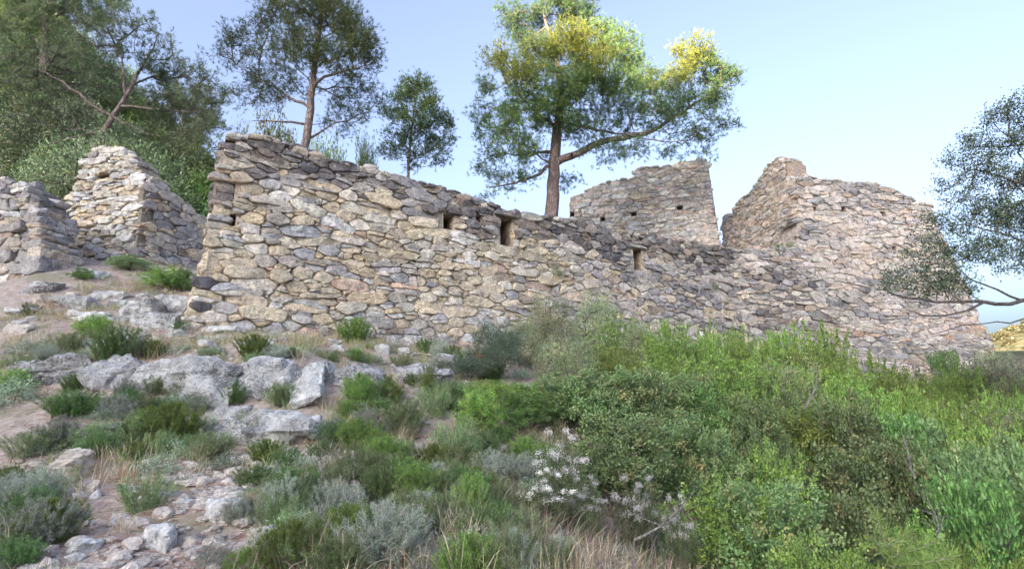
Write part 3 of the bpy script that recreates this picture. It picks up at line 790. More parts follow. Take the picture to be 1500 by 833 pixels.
# ------------------------------------------------------------------ plants: branching and leaves
def grow(chain, targets, beta=0.35, rng=None, jit=0.10, sub=0.35):
    """join target points to a stem chain by short paths. returns P, parent, is_target"""
    rng = rng or RNG
    P = [np.array(c, float) for c in chain]; par = [-1] + list(range(len(chain) - 1))
    L = [0.0]
    for i in range(1, len(P)): L.append(L[-1] + np.linalg.norm(P[i] - P[i - 1]))
    cap = len(P) + len(targets) * 8 + 10
    A = np.zeros((cap, 3)); A[:len(P)] = P; LL = np.zeros(cap); LL[:len(P)] = L; n = len(P); par = par + [0] * (cap - n)
    tgt = np.zeros(cap, bool)
    T = np.array(targets); d0 = np.min(np.linalg.norm(T[:, None] - np.array(chain)[None, ::max(1, len(chain) // 12)], axis=2), axis=1)
    start = 1
    for k in np.argsort(d0):
        t = T[k]; d = np.linalg.norm(A[start:n] - t, axis=1)
        j = int(np.argmin(d + beta * LL[start:n])) + start; dj = np.linalg.norm(A[j] - t)
        m = int(min(6, max(1, round(dj / sub)))); p = j; a0 = A[j].copy()
        for q in range(1, m + 1):
            f = q / m; x = a0 + (t - a0) * f
            if q < m: x = x + rng.normal(0, jit * dj / m, 3) + np.array((0, 0, -0.08 * dj * math.sin(f * math.pi)))
            A[n] = x; par[n] = p; LL[n] = LL[p] + np.linalg.norm(x - A[p]); p = n; n += 1
        tgt[n - 1] = True
    return A[:n], np.array(par[:n]), tgt[:n]
def pipe(P, par, r_tip, expo, r_max=9.0):
    n = len(P); w = np.zeros(n); kids = np.zeros(n, int)
    for i in range(1, n): kids[par[i]] += 1
    w[kids == 0] = 1
    for i in range(n - 1, 0, -1): w[par[i]] += max(w[i], 1e-9)
    return np.minimum(r_tip * np.maximum(w, 1) ** expo, r_max)
def tubes(mb, A, B, ra, rb, k=3, col=(1, 1, 1)):
    A = np.atleast_2d(A); B = np.atleast_2d(B); n = len(A)
    if n == 0: return
    D = B - A; L = np.linalg.norm(D, axis=1)[:, None] + 1e-9; D = D / L
    ref = np.where(np.abs(D[:, 2:3]) < .9, [[0, 0, 1.0]], [[1.0, 0, 0]]); X = np.cross(D, ref); X /= np.linalg.norm(X, axis=1)[:, None]; Y = np.cross(D, X)
    th = np.arange(k) / k * 2 * math.pi; c, s = np.cos(th), np.sin(th)
    R = X[:, None] * c[None, :, None] + Y[:, None] * s[None, :, None]
    ra = np.broadcast_to(ra, n)[:, None, None]; rb = np.broadcast_to(rb, n)[:, None, None]
    V = np.concatenate([A[:, None] + R * ra, (B + D * 0.15 * rb[:, 0])[:, None] + R * rb], axis=1)
    i = np.arange(n)[:, None] * (2 * k); a = np.arange(k)[None]; b = (a + 1) % k
    F = np.stack([i + a, i + b, i + k + b, i + k + a], -1).reshape(-1, 4)
    mb.add(V.reshape(-1, 3), None, F, col)
def unit(V): return V / (np.linalg.norm(V, axis=1)[:, None] + 1e-9)
def leaves(mb, P, D, L, Wd, col, kind='leaf', rng=None):
    """P,D (n,3); L,Wd scalars or (n,); col (n,3)"""
    rng = rng or RNG; n = len(P); D = unit(D); L = np.broadcast_to(L, n)[:, None]; Wd = np.broadcast_to(Wd, n)[:, None]
    Sd = unit(np.cross(D, rng.normal(0, 1, (n, 3)))); i = np.arange(n)[:, None]
    if kind == 'needle':
        V = np.stack([P - Sd * Wd / 2, P + Sd * Wd / 2, P + D * L], 1); F = i * 3 + np.arange(3)[None]
        mb.add(V.reshape(-1, 3), F, None, np.repeat(col, 3, 0))
    elif kind == 'blade':
        g = np.array([[0, 0, -1.0]]); M = P + D * L * .55; T = P + D * L * .92 + g * L * .16
        V = np.stack([P - Sd * Wd / 2, P + Sd * Wd / 2, M + Sd * Wd * .4, M - Sd * Wd * .4, T], 1)
        mb.add(V.reshape(-1, 3), i * 5 + np.array([[3, 2, 4]]), i * 5 + np.array([[0, 1, 2, 3]]), np.repeat(col, 5, 0))
    else:
        Nn = np.cross(D, Sd); M = P + D * L * .5 + Nn * L * .06
        V = np.stack([P, M + Sd * Wd / 2, P + D * L, M - Sd * Wd / 2], 1)
        F = np.vstack([i * 4 + np.array([[0, 1, 3]]), i * 4 + np.array([[1, 2, 3]])])
        mb.add(V.reshape(-1, 3), F, None, np.repeat(col, 4, 0))
def tint(n, pal, var=.18, rng=None):
    rng = rng or RNG; w = np.array([p[0] for p in pal], float); k = rng.choice(len(pal), n, p=w / w.sum())
    C = np.array([p[1:4] for p in pal])[k]; return C * rng.uniform(1 - var, 1 + var, (n, 1)) * rng.uniform(.95, 1.05, (n, 3))
def blob_points(rng, c, r, n, shell=0.45, flat=0.8):
    d = unit(rng.normal(0, 1, (n, 3))); q = rng.random(n) ** shell
    return np.asarray(c) + d * q[:, None] * np.array((r, r, r * flat))

# ------------------------------------------------------------------ pines
P_DARK = [(4, 0.099, 0.161, 0.072), (2, 0.145, 0.208, 0.079), (1, 0.079, 0.128, 0.079)]
P_MID = [(3, 0.145, 0.234, 0.074), (2, 0.21, 0.275, 0.083), (1, 0.105, 0.165, 0.074)]
P_LITE = [(3, 0.188, 0.235, 0.078), (2, 0.232, 0.267, 0.091), (1, 0.133, 0.171, 0.065)]
P_SOFT = [(4, 0.256, 0.333, 0.166), (2, 0.32, 0.384, 0.192), (1, 0.192, 0.256, 0.141), (1, 0.346, 0.333, 0.256)]
P_SUNLIT = [(3, 0.251, 0.279, 0.061), (3, 0.346, 0.344, 0.067), (1, 0.157, 0.196, 0.054)]  # sunlight put into the needle colour: yellow for the sunlit clumps
def pine(name, label, cat, trunk, limbs, clumps, Y0, seed, per=34, tufts=6, needles=12, nl=.12, nw=.010, r0=.2, spread=.16, bare=0, group=None, tip=.006, deep=1.0):
    """trunk: list of (px,py,dy); limbs: list of such lists with base radius; clumps: (px,py,dy,r_px,density,palette)"""
    rng = np.random.default_rng(seed); sc = Y0 / FPX
    tk = [at(p[0], p[1], Y0 + (p[2] if len(p) > 2 else 0)) for p in trunk]
    base = tk[0].copy(); g = gz(base[0], base[1]); base[2] = g - .15; b0 = tk[0] - np.array((0, 0, 0))
    if tk[0][2] > g + .1: tk = [base] + tk
    base = np.array((tk[0][0], tk[0][1], g))
    # resample the trunk
    ch = [tk[0]]
    for a, b in zip(tk[:-1], tk[1:]):
        m = max(1, int(np.linalg.norm(b - a) / .35))
        for q in range(1, m + 1): ch.append(a + (b - a) * q / m + rng.normal(0, .012, 3))
    ch = np.array(ch); root = thing(name, label, cat, tuple(base), group)
    H = np.linspace(0, 1, len(ch)); rt = r0 * (1 - .86 * H ** 1.1); rt[0] *= 1.35; 
    if len(rt) > 2: rt[1] *= 1.1
    m = MB(); tubes(m, ch[:-1], ch[1:], rt[:-1], rt[1:], 9)
    obj('trunk', m.mesh('trunk', base, smooth=True), M_BARK, root)
    nodes = list(ch)
    for lb in limbs:
        pts = [at(p[0], p[1], Y0 + p[2]) for p in lb[1]]; d = np.linalg.norm(ch - pts[0], axis=1); pts[0] = ch[int(np.argmin(d))]
        q_ = [pts[0]]
        for a, b in zip(pts[:-1], pts[1:]):
            mm = max(1, int(np.linalg.norm(b - a) / .3))
            for q in range(1, mm + 1): q_.append(a + (b - a) * q / mm + rng.normal(0, .03, 3))
        q_ = np.array(q_); rl = lb[0] * (1 - .8 * np.linspace(0, 1, len(q_))); m = MB(); tubes(m, q_[:-1], q_[1:], rl[:-1], rl[1:], 6)
        obj('limb', m.mesh('limb', base, smooth=True), M_BARK, root); nodes += list(q_[1:])
    T = []; TP = []
    tufts = int(tufts * 2.3); spread *= .72; per *= 1.1; nw *= 1.1; tip *= 1.25
    for (px, py, dy, rp, dens, pal) in clumps:
        c = at(px, py, Y0 + dy); r = rp * sc; n = max(4, int(per * dens * (rp / 45.0) ** 2)); pts = blob_points(rng, c, r, n, .5, .75); pts[:, 1] = c[1] + (pts[:, 1] - c[1]) * deep
        T.append(pts); TP += [pal] * n
    T = np.vstack(T); TPi = np.arange(len(T))
    # trunk and limbs as the root network
    A = np.array(nodes); start_n = len(A)
    LLv = np.concatenate([np.linspace(0, 1, len(ch)) * 2, np.full(start_n - len(ch), 2.0)])
    ok = A[:, 2] > ch[0][2] + .22 * (ch[-1][2] - ch[0][2])
    cap = start_n + len(T) * 7; AA = np.zeros((cap, 3)); AA[:start_n] = A; pen = np.zeros(cap); pen[:start_n] = np.where(ok, LLv, 99); par = np.full(cap, -1); n = start_n
    d0 = np.min(np.linalg.norm(T[:, None] - A[None], axis=2), axis=1)
    for k in np.argsort(d0):
        t = T[k]; dist = np.linalg.norm(AA[:n] - t, axis=1); up = np.maximum(AA[:n, 2] - t[2], 0)
        j = int(np.argmin(dist + .3 * pen[:n] + .5 * up)); dj = dist[j]; mm = int(min(5, max(1, round(dj / .35)))); p = j; a0 = AA[j].copy()
        for q in range(1, mm + 1):
            f = q / mm; x = a0 + (t - a0) * f
            if q < mm: x = x + rng.normal(0, .09 * dj / mm, 3) + np.array((0, 0, -.10 * dj * math.sin(f * math.pi)))
            AA[n] = x; par[n] = p; pen[n] = pen[p] + np.linalg.norm(x - AA[p]); p = n; n += 1
    AA = AA[:n]; par = par[:n]; w = np.zeros(n); kids = np.bincount(par[par >= 0], minlength=n); w[(kids == 0)] = 1
    for i in range(n - 1, start_n - 1, -1):
        if par[i] >= start_n: w[par[i]] += w[i]
    rr = np.minimum(tip * np.maximum(w, 1) ** .5, r0 * .45)
    e = np.arange(start_n, n); pa = par[e]; ra = np.where(pa >= start_n, rr[pa], rr[e] * 1.15); m = MB(); big = rr[e] > tip * 3.5
    tubes(m, AA[pa[big]], AA[e[big]], ra[big], rr[e][big], 5); tubes(m, AA[pa[~big]], AA[e[~big]], ra[~big], rr[e][~big], 3)
    # bare side twigs
    tn = T[rng.integers(0, len(T), int(len(T) * (1.0 + bare)))]; dv = unit(rng.normal(0, 1, (len(tn), 3))) * rng.uniform(.12, .4, (len(tn), 1)); dv[:, 2] = dv[:, 2] * .5
    tubes(m, tn, tn + dv, tip * .55, tip * .3, 3)
    obj('branches', m.mesh('branches', base, smooth=True), M_BARK if bare < 1 else M_TWIG, root)
    m = MB()
    Pt = np.repeat(T, tufts, 0) + rng.normal(0, spread, (len(T) * tufts, 3)); pal_i = np.repeat(TPi, tufts)
    cx = T.mean(0); out_ = unit(Pt - (cx - np.array((0, 0, 1.2))))
    ax = unit(out_ * .5 + rng.normal(0, .6, Pt.shape) + np.array((0, 0, .45)))
    npal = {}
    for pi in range(len(T)): npal.setdefault(id(TP[pi]), (TP[pi], []))[1].append(pi)
    colT = np.zeros((len(Pt), 3))
    for _, (pal, ids) in npal.items():
        mk = np.isin(pal_i, ids); colT[mk] = tint(mk.sum(), pal, .2, rng)
    PN = np.repeat(Pt, needles, 0); AX = np.repeat(ax, needles, 0); f = rng.random((len(PN), 1)); PN = PN + AX * (f * .10)
    DN = unit(AX * .8 + rng.normal(0, .55, PN.shape)); CN = np.repeat(colT, needles, 0) * rng.uniform(.8, 1.2, (len(PN), 1))
    leaves(m, PN, DN, nl * rng.uniform(.7, 1.2, len(PN)), nw, CN, 'needle', rng)
    obj('crown', m.mesh('crown', base), M_NEEDLE, root)
    return root
D_, M_, L_, Sun_ = P_DARK, P_MID, P_LITE, P_SUNLIT
pine('pine_tree', 'large pine with golden sunlit crown tips rising behind the middle of the long wall', 'pine tree',
     [(808, 322, 0), (810, 285, 0), (812, 240, 0), (816, 190, 0), (822, 150, .1), (818, 100, .2), (805, 50, .3), (795, 15, .4)],
     [(.13, [(818, 240, 0), (850, 222, -.2), (885, 208, -.3), (930, 200, -.2), (965, 188, 0), (1000, 165, .2), (1040, 140, .3)]),
      (.07, [(806, 245, 0), (780, 258, -.4), (750, 268, -.8), (715, 272, -1.0)]),
      (.06, [(812, 215, 0), (770, 225, .8), (725, 228, 1.2)]),
      (.07, [(820, 165, 0), (850, 130, -.8), (880, 95, -1.2)]),
      (.06, [(815, 190, 0), (780, 160, -.8), (740, 120, -1.2)]),
      (.05, [(950, 195, 0), (975, 210, -.6), (1010, 205, -1)])],
     [(755, 30, .8, 38, 1.1, D_), (795, 18, .8, 40, 1.1, D_), (850, 22, .8, 40, 1.1, D_), (770, 60, 1, 34, .8, D_), (885, 55, .8, 42, 1.0, M_), (830, 5, .5, 35, 1, D_),
      (800, 78, -1.2, 40, 1.5, L_), (835, 62, -1.6, 38, 1.5, Sun_), (865, 88, -1.6, 38, 1.3, Sun_), (735, 88, -1.0, 32, 1.0, Sun_), (765, 110, -1.4, 34, 1.3, Sun_), (720, 130, -.6, 26, .7, M_), (712, 165, -.2, 26, .6, D_),
      (905, 75, .2, 42, 1.0, M_), (845, 120, -1.2, 50, 1.3, M_), (895, 125, -.8, 48, 1.2, M_), (935, 118, .2, 38, .9, M_), (920, 90, .6, 34, .9, M_),
      (775, 150, -1.0, 46, 1.2, M_), (815, 160, -.6, 50, .9, M_), (745, 175, -.6, 38, .9, M_), (700, 175, .3, 22, .6, D_), (760, 205, -.9, 44, .9, M_), (720, 215, .4, 32, .6, D_),
      (700, 245, .6, 24, .4, D_), (735, 255, -.6, 34, .5, D_), (770, 262, -.6, 30, .35, D_), (715, 285, -.5, 22, .3, D_), (855, 180, -.4, 50, .8, D_), (905, 170, -.2, 42, .8, D_), (880, 215, -.4, 40, .4, D_),
      (835, 270, .8, 34, .25, D_), (795, 235, 1.0, 34, .35, D_), (940, 160, .6, 34, .7, M_), (930, 225, -.6, 34, .5, D_), (965, 130, .3, 32, 1.0, M_), (985, 110, -.3, 32, 1.1, Sun_), (1020, 78, -.4, 28, 1.2, Sun_), (1000, 82, -.2, 24, 1, Sun_),
      (1035, 105, .2, 34, 1.1, M_), (1062, 108, .5, 28, 1.0, D_), (1080, 112, .4, 18, .9, D_), (1000, 145, -.2, 42, 1.0, D_), (1045, 145, .3, 36, 1.0, D_), (1060, 178, .2, 26, .7, D_), (970, 175, -.5, 40, .8, D_), (1015, 190, -.3, 36, .7, D_),
      (980, 222, -.6, 28, .4, D_), (1030, 222, -.2, 20, .3, D_)], 16.5, 101, per=42, tufts=7, needles=11, nl=.13, nw=.012, r0=.27, bare=.5)
pine('pine_tree', 'slender pine with sparse grey-green crown standing behind the high left end of the long wall', 'pine tree',
     [(444, 226, 0), (448, 205, 0), (455, 160, 0), (460, 110, 0), (466, 60, 0), (474, 0, 0), (480, -50, .2)],
     [(.05, [(452, 170, 0), (420, 140, .3), (380, 115, .5), (345, 95, .6)]), (.05, [(458, 120, 0), (490, 105, -.3), (535, 95, -.5)]),
      (.04, [(450, 195, 0), (490, 180, .3), (540, 165, .5)]), (.04, [(450, 190, 0), (410, 180, -.3), (370, 175, -.5)])],
     [(345, 55, .3, 38, .5, D_), (385, 50, .3, 40, .55, D_), (325, 75, .3, 25, .4, D_), (370, 100, .3, 42, .45, D_), (410, 90, .2, 40, .6, M_), (400, 140, .4, 44, .4, D_), (360, 140, .4, 34, .3, D_),
      (440, 20, -.2, 45, .9, M_), (480, 5, -.3, 45, 1.1, M_), (460, -30, -.2, 50, 1.2, M_), (505, 35, -.4, 42, 1.2, M_), (530, 65, -.3, 32, 1.1, M_), (500, 80, -.4, 42, 1.0, M_), (460, 75, -.4, 40, .8, M_), (430, 55, -.2, 36, .8, M_), (545, 90, -.2, 22, .9, D_),
      (520, 115, 0, 40, .6, D_), (550, 145, .2, 26, .4, D_), (500, 150, .2, 42, .4, D_), (530, 170, .2, 30, .3, D_), (430, 120, .2, 38, .5, D_), (490, 180, .5, 26, .5, D_), (400, 15, .2, 35, .7, M_)],
     14.5, 102, per=62, tufts=6, needles=10, nl=.11, nw=.010, r0=.17, bare=.5)
pine('pine_tree', 'small dark pine between the slender pine and the large golden one', 'pine tree',
     [(598, 262, 0), (598, 235, 0), (602, 200, 0), (608, 150, 0), (612, 115, 0)], [],
     [(610, 125, 0, 26, .9, M_), (590, 140, 0, 22, .8, M_), (632, 150, 0, 24, .8, M_), (580, 165, 0, 26, .7, D_), (612, 170, -.5, 32, .8, M_), (645, 178, 0, 22, .8, D_), (590, 200, 0, 30, .6, D_), (628, 205, 0, 30, .6, D_), (655, 205, 0, 14, .6, D_), (572, 225, 0, 22, .5, D_), (610, 235, 0, 26, .4, D_), (645, 235, 0, 20, .4, D_)],
     20.0, 103, per=95, tufts=7, needles=10, nl=.13, nw=.015, r0=.11, bare=.6)
pine('pine_tree', 'leaning pine with bare grey twigs growing over the pale wall stump on the left', 'pine tree',
     [(138, 222, 0), (150, 196, 0), (165, 172, 0), (185, 140, 0), (200, 110, .3), (225, 70, .5)],
     [(.06, [(165, 172, 0), (130, 150, -.3), (90, 120, -.4), (50, 100, -.5)]), (.05, [(180, 150, 0), (225, 160, 0), (280, 165, .3), (310, 160, .5)]), (.05, [(185, 140, 0), (180, 100, 0), (175, 60, 0)]),
      (.04, [(150, 196, 0), (110, 200, -.4), (60, 215, -.6)]), (.04, [(160, 180, 0), (200, 190, -.2), (240, 200, -.2)])],
     [(60, 110, 0, 50, .6, P_SOFT), (105, 95, 0, 50, .8, P_SOFT), (150, 60, .2, 45, .8, P_SOFT), (190, 35, .3, 36, .7, P_SOFT), (225, 45, .3, 36, .35, P_SOFT), (210, 85, .3, 40, .8, D_), (250, 80, .3, 34, .5, P_SOFT), (240, 115, .3, 40, .9, D_), (290, 110, .5, 34, .9, P_SOFT), (320, 140, .5, 26, .8, P_SOFT), (280, 155, .4, 40, .9, P_SOFT),
      (300, 185, .4, 26, .7, P_SOFT), (240, 165, 0, 40, .6, D_), (150, 110, 0, 40, .5, D_), (100, 150, 0, 45, .3, D_), (50, 170, -.2, 42, .25, D_), (20, 130, 0, 40, .5, P_SOFT), (210, 200, 0, 36, .4, D_), (90, 190, -.2, 45, .15, D_), (20, 200, 0, 30, .2, D_), (260, 195, 0, 30, .5, P_SOFT)],
     16.0, 104, per=40, tufts=5, needles=10, nl=.12, nw=.012, r0=.16, bare=4.0, tip=.0085)
pine('pine_tree', 'tall yellow-green pine cut by the upper left corner of the picture', 'pine tree',
     [(60, 260, 0), (62, 150, 0), (66, 60, 0), (72, 0, 0), (78, -60, 0)], [(.07, [(66, 70, 0), (30, 40, 0), (-20, 20, 0)]), (.06, [(70, 30, 0), (110, 5, 0), (150, -20, 0)])],
     [(30, 20, 0, 60, 1.1, P_SOFT), (90, 10, 0, 60, 1.1, P_SOFT), (140, 20, 0, 45, 1, P_SOFT), (20, 80, 0, 60, 1.0, P_SOFT), (80, 70, .5, 55, .8, P_SOFT), (150, -20, 0, 40, 1, P_SOFT), (-20, 130, 0, 50, 1.2, P_SOFT), (15, 150, .5, 45, 1, P_SOFT), (60, -50, 0, 60, 1, P_SOFT), (170, 10, 0, 26, .8, P_SOFT), (60, 130, -.5, 50, .8, D_), (20, 190, 0, 50, .8, P_SOFT), (110, 120, 0, 40, .6, D_), (70, 190, 0, 50, .6, D_), (120, 180, .5, 45, .9, P_SOFT), (150, 130, .8, 45, .9, P_SOFT)],
     21.0, 105, per=40, tufts=7, needles=10, nl=.16, nw=.017, r0=.28, bare=.5)
pine('pine_tree', 'low rounded pine on the slope seen through the twigs left of the long wall', 'pine tree',
     [(262, 300, 0), (264, 260, 0), (268, 200, 0), (270, 150, 0)], [],
     [(255, 150, 0, 45, 1.1, P_SOFT), (300, 150, 0, 36, 1.1, P_SOFT), (230, 190, 0, 45, 1, P_SOFT), (290, 195, 0, 45, 1.1, P_SOFT), (320, 180, 0, 18, 1, P_SOFT), (250, 235, 0, 45, 1, P_SOFT), (300, 240, 0, 36, 1, P_SOFT), (200, 150, 0, 36, .9, P_SOFT), (190, 230, 0, 45, 1, D_)],
     24.0, 106, per=44, tufts=7, needles=9, nl=.18, nw=.02, r0=.2, bare=.3)

# the tree reaching in from the right edge
O_DARK = [(3, 0.065, 0.091, 0.058), (2, 0.098, 0.13, 0.072), (1, 0.13, 0.156, 0.078), (0.6, 0.182, 0.195, 0.104)]
def oak():
    rng = np.random.default_rng(77); Y0 = 8.6
    xb = at(1660, 600, Y0 + .8)[0]; yb = Y0 + .8; g = gz(xb, yb); base = np.array((xb, yb, g))
    root = thing('oak_tree', 'dark small-leaved oak reaching in front of the tower from the right edge', 'oak tree', tuple(base))
    tk = [base - (0, 0, .2), base + (0, 0, .9), at(1630, 430, Y0 + .5), at(1600, 330, Y0 + .3), at(1590, 230, Y0 + .2), at(1600, 140, Y0)]
    ch = [tk[0]]
    for a, b in zip(tk[:-1], tk[1:]):
        m_ = max(1, int(np.linalg.norm(b - a) / .3)); ch += [a + (b - a) * q / m_ + rng.normal(0, .01, 3) for q in range(1, m_ + 1)]
    ch = np.array(ch); r = .17 * (1 - .75 * np.linspace(0, 1, len(ch))); m = MB(); tubes(m, ch[:-1], ch[1:], r[:-1], r[1:], 9); obj('trunk', m.mesh('trunk', base, smooth=True), M_TWIG, root)
    nodes = list(ch)
    def limb(r0, pts):
        P = [at(*p) for p in pts]; P[0] = ch[int(np.argmin(np.linalg.norm(ch - P[0], axis=1)))] if pts[0][0] > 1560 else P[0]
        Q = [P[0]]
        for a, b in zip(P[:-1], P[1:]):
            m_ = max(1, int(np.linalg.norm(b - a) / .18)); Q += [a + (b - a) * q / m_ + rng.normal(0, .012, 3) for q in range(1, m_ + 1)]
        Q = np.array(Q); rl = r0 * (1 - .82 * np.linspace(0, 1, len(Q))); mm = MB(); tubes(mm, Q[:-1], Q[1:], rl[:-1], rl[1:], 6); obj('limb', mm.mesh('limb', base, smooth=True), M_TWIG, root)
        nodes.extend(list(Q[1:])); return Q
    Y = Y0
    limb(.062, [(1620, 430, Y), (1540, 438, Y), (1480, 444, Y), (1440, 443, Y), (1410, 441, Y), (1370, 442, Y), (1330, 436, Y), (1295, 424, Y)])
    limb(.022, [(1440, 443, Y), (1415, 455, Y), (1385, 462, Y), (1355, 464, Y), (1325, 452, Y - .1)])
    limb(.02, [(1500, 441, Y), (1460, 424, Y), (1420, 408, Y + .1), (1395, 385, Y + .2), (1380, 350, Y + .2)])
    limb(.028, [(1600, 452, Y - .2), (1520, 462, Y - .2), (1480, 470, Y - .2), (1440, 473, Y - .2), (1410, 474, Y - .2), (1388, 484, Y - .2), (1368, 490, Y - .2)])
    limb(.04, [(1600, 330, Y), (1540, 290, Y), (1480, 262, Y), (1430, 248, Y)])
    limb(.035, [(1590, 240, Y), (1530, 210, Y), (1470, 215, Y + .1), (1430, 215, Y + .1)])
    limb(.035, [(1600, 390, Y), (1540, 370, Y), (1480, 345, Y), (1420, 330, Y), (1380, 330, Y)])
    T = []
    for (px, py, dy, rp, dens) in [(1470, 165, 0, 26, .8), (1495, 150, 0, 24, 1), (1530, 170, .2, 50, 1), (1440, 175, 0, 14, .7), (1425, 205, 0, 26, .9), (1475, 210, 0, 34, 1), (1400, 232, 0, 22, .8), (1440, 245, 0, 34, 1), (1490, 260, .2, 36, 1.1), (1385, 270, 0, 22, .6), (1415, 285, 0, 30, .8),
                                   (1460, 310, .1, 40, 1.2), (1500, 320, .2, 42, 1.2), (1410, 325, 0, 28, .8), (1375, 322, 0, 22, .7), (1355, 345, 0, 20, .6), (1440, 360, 0, 36, 1.1), (1490, 375, .2, 38, 1.1), (1395, 360, 0, 28, .7), (1365, 385, 0, 28, .7), (1330, 370, 0, 16, .4),
                                   (1400, 405, 0, 30, .8), (1345, 410, 0, 26, .9), (1312, 405, 0, 20, .8), (1300, 420, 0, 16, .7), (1375, 425, 0, 24, .7), (1415, 425, 0, 20, .7), (1560, 260, .2, 55, 1), (1560, 370, .3, 50, 1), (1600, 130, .2, 60, 1), (1650, 250, .4, 60, 1), (1680, 340, .4, 60, 1)]:
        c = at(px, py, Y0 + dy); rr = rp * Y0 / FPX; n = max(5, int(26 * dens * (rp / 25) ** 2)); T.append(blob_points(rng, c, rr, n, .5, .8))
    T = np.vstack(T); A = np.array(nodes); s0 = len(A); cap = s0 + len(T) * 7; AA = np.zeros((cap, 3)); AA[:s0] = A; pen = np.zeros(cap); par = np.full(cap, -1); n = s0
    pen[:s0] = np.where(A[:, 2] > base[2] + 1.4, 0, 99)
    d0 = np.min(np.linalg.norm(T[:, None] - A[None], axis=2), axis=1)
    for k in np.argsort(d0):
        t = T[k]; dist = np.linalg.norm(AA[:n] - t, axis=1); j = int(np.argmin(dist + .35 * pen[:n])); dj = dist[j]; mm = int(min(5, max(1, round(dj / .15)))); p = j; a0 = AA[j].copy()
        for q in range(1, mm + 1):
            f = q / mm; x = a0 + (t - a0) * f + (rng.normal(0, .12 * dj / mm, 3) if q < mm else 0); AA[n] = x; par[n] = p; pen[n] = pen[p] + dj / mm; p = n; n += 1
    AA = AA[:n]; par = par[:n]; w = np.zeros(n); kids = np.bincount(par[par >= 0], minlength=n); w[kids == 0] = 1
    for i in range(n - 1, s0 - 1, -1):
        if par[i] >= s0: w[par[i]] += w[i]
    rr = np.minimum(.0042 * np.maximum(w, 1) ** .5, .03); e = np.arange(s0, n); pa = par[e]; m = MB(); tubes(m, AA[pa], AA[e], np.where(pa >= s0, rr[pa], rr[e]), rr[e], 3)
    obj('branches', m.mesh('branches', base), M_TWIG, root)
    m = MB(); k = 30; P = np.repeat(T, k, 0) + rng.normal(0, .055, (len(T) * k, 3)); D = rng.normal(0, 1, P.shape)
    leaves(m, P, D, rng.uniform(.03, .05, len(P)), .022, tint(len(P), O_DARK, .25, rng), 'leaf', rng)
    obj('crown', m.mesh('crown', base), M_LEAF, root)
oak()

# ------------------------------------------------------------------ rocks
def cube_sphere(n):
    g = np.tan(np.linspace(-1, 1, n + 1) * math.pi / 4); V = []; F = []; idx = {}
    for ax in range(3):
        for sd in (-1, 1):
            for a in range(n):
                for b in range(n):
                    q = []
                    for da, db in ((0, 0), (1, 0), (1, 1), (0, 1)):
                        t = [0.0] * 3; t[ax] = sd; t[(ax + 1) % 3] = g[a + da]; t[(ax + 2) % 3] = g[b + db]
                        k = tuple(round(v, 5) for v in t)
                        if k not in idx: idx[k] = len(V); V.append(t)
                        q.append(idx[k])
                    F.append(q if sd == 1 else q[::-1])
    V = np.array(V); return V / np.linalg.norm(V, axis=1)[:, None], np.array(F)
CS = {n: cube_sphere(n) for n in (3, 6, 14, 22)}
def rock_geom(w, d, h, seed, res=14, box=0.55, rough=1.0, down=1.0):
    V, F = CS[res]; rng = np.random.default_rng(seed); o = rng.random(3) * 50
    m = np.max(np.abs(V), axis=1)[:, None]; V = V * (1 - box) + (V / m) * box * .86
    for _ in range(7):                                             # broken planes
        nn = unit(rng.normal(0, 1, (1, 3)) * (1, 1, .8))[0]; c = rng.uniform(.55, .82); dd = V @ nn - c; V = V - np.maximum(dd, 0)[:, None] * nn * .85
    sz = np.array((w, d, h)) / 2; P = V * sz; s_ = (w * d * h) ** (1 / 3)
    nr = unit(V / sz); P = P + nr * (rough * s_ * (.07 * fbm(P + o, 2.2 / s_, 3, seed) - .16 * np.maximum(0, .3 - np.abs(vnoise(P * (1, 1, 1.8) + o, 2.6 / s_, seed + 3))) - .05 * np.abs(vnoise(P * (1, 1, 2.2) + o, 6.0 / s_, seed + 3)) + .02 * vnoise(P + o, 14 / s_, seed + 4)))[:, None]
    if down != 1: P[:, 2] = np.where(P[:, 2] < 0, P[:, 2] * down, P[:, 2])
    return P, F
ROCKS = []
def rock(px, py, wpx, hpx, label, cat='rock', name='rock', pal=(.50, .49, .47, 1.0), depth=.8, seed=0, rz=0.0, tilt=0.0, res=14, box=.55, sink=.25, group=None, Y=None, rough=1.0, down=1.6):
    """px,py = middle of its foot in the photo"""
    hit, t = ground_hit(px, py) if Y is None else (at(px, py, Y), Y)
    w = wpx * t / FPX; h = hpx * t / FPX; d = depth * w if depth < 3 else depth
    V, F = rock_geom(w, d, h * 1.15, seed + 11, res, box, rough, down); V = rotx(V, 0) ; 
    if tilt: c, s_ = math.cos(tilt), math.sin(tilt); V = V @ np.array([[c, 0, -s_], [0, 1, 0], [s_, 0, c]])
    V = rotz(V, rz); V = V + (0, d * .35, h * (.5 - sink * .3))
    m = MB(); m.add(V, None, F, pal); o = obj(name, m.mesh(name, smooth=False), M_ROCK, None, tuple(hit)); o['label'] = label; o['category'] = cat
    if group: o['group'] = group
    ROCKS.append(o); return o
LG = (.58, .57, .56, 1.15); LD = (.50, .49, .49, 1.3); LW = (.70, .68, .66, .7); LO = (.64, .56, .48, .5)
rock(70, 566, 130, 52, 'grey lichen-covered bedrock ledge at the far left, under the pale green herbs', seed=1, pal=LD, res=22, depth=.6)
rock(150, 572, 95, 58, 'dark cracked bedrock hump left of the orange dry tuft', seed=2, pal=LD, res=22)
rock(215, 572, 70, 50, 'small grey rock just right of the cracked hump, below the orange tuft', seed=3, pal=LG)
rock(290, 592, 120, 72, 'large rounded grey ledge left of centre, with pale lichen patches', seed=4, pal=LG, res=22)
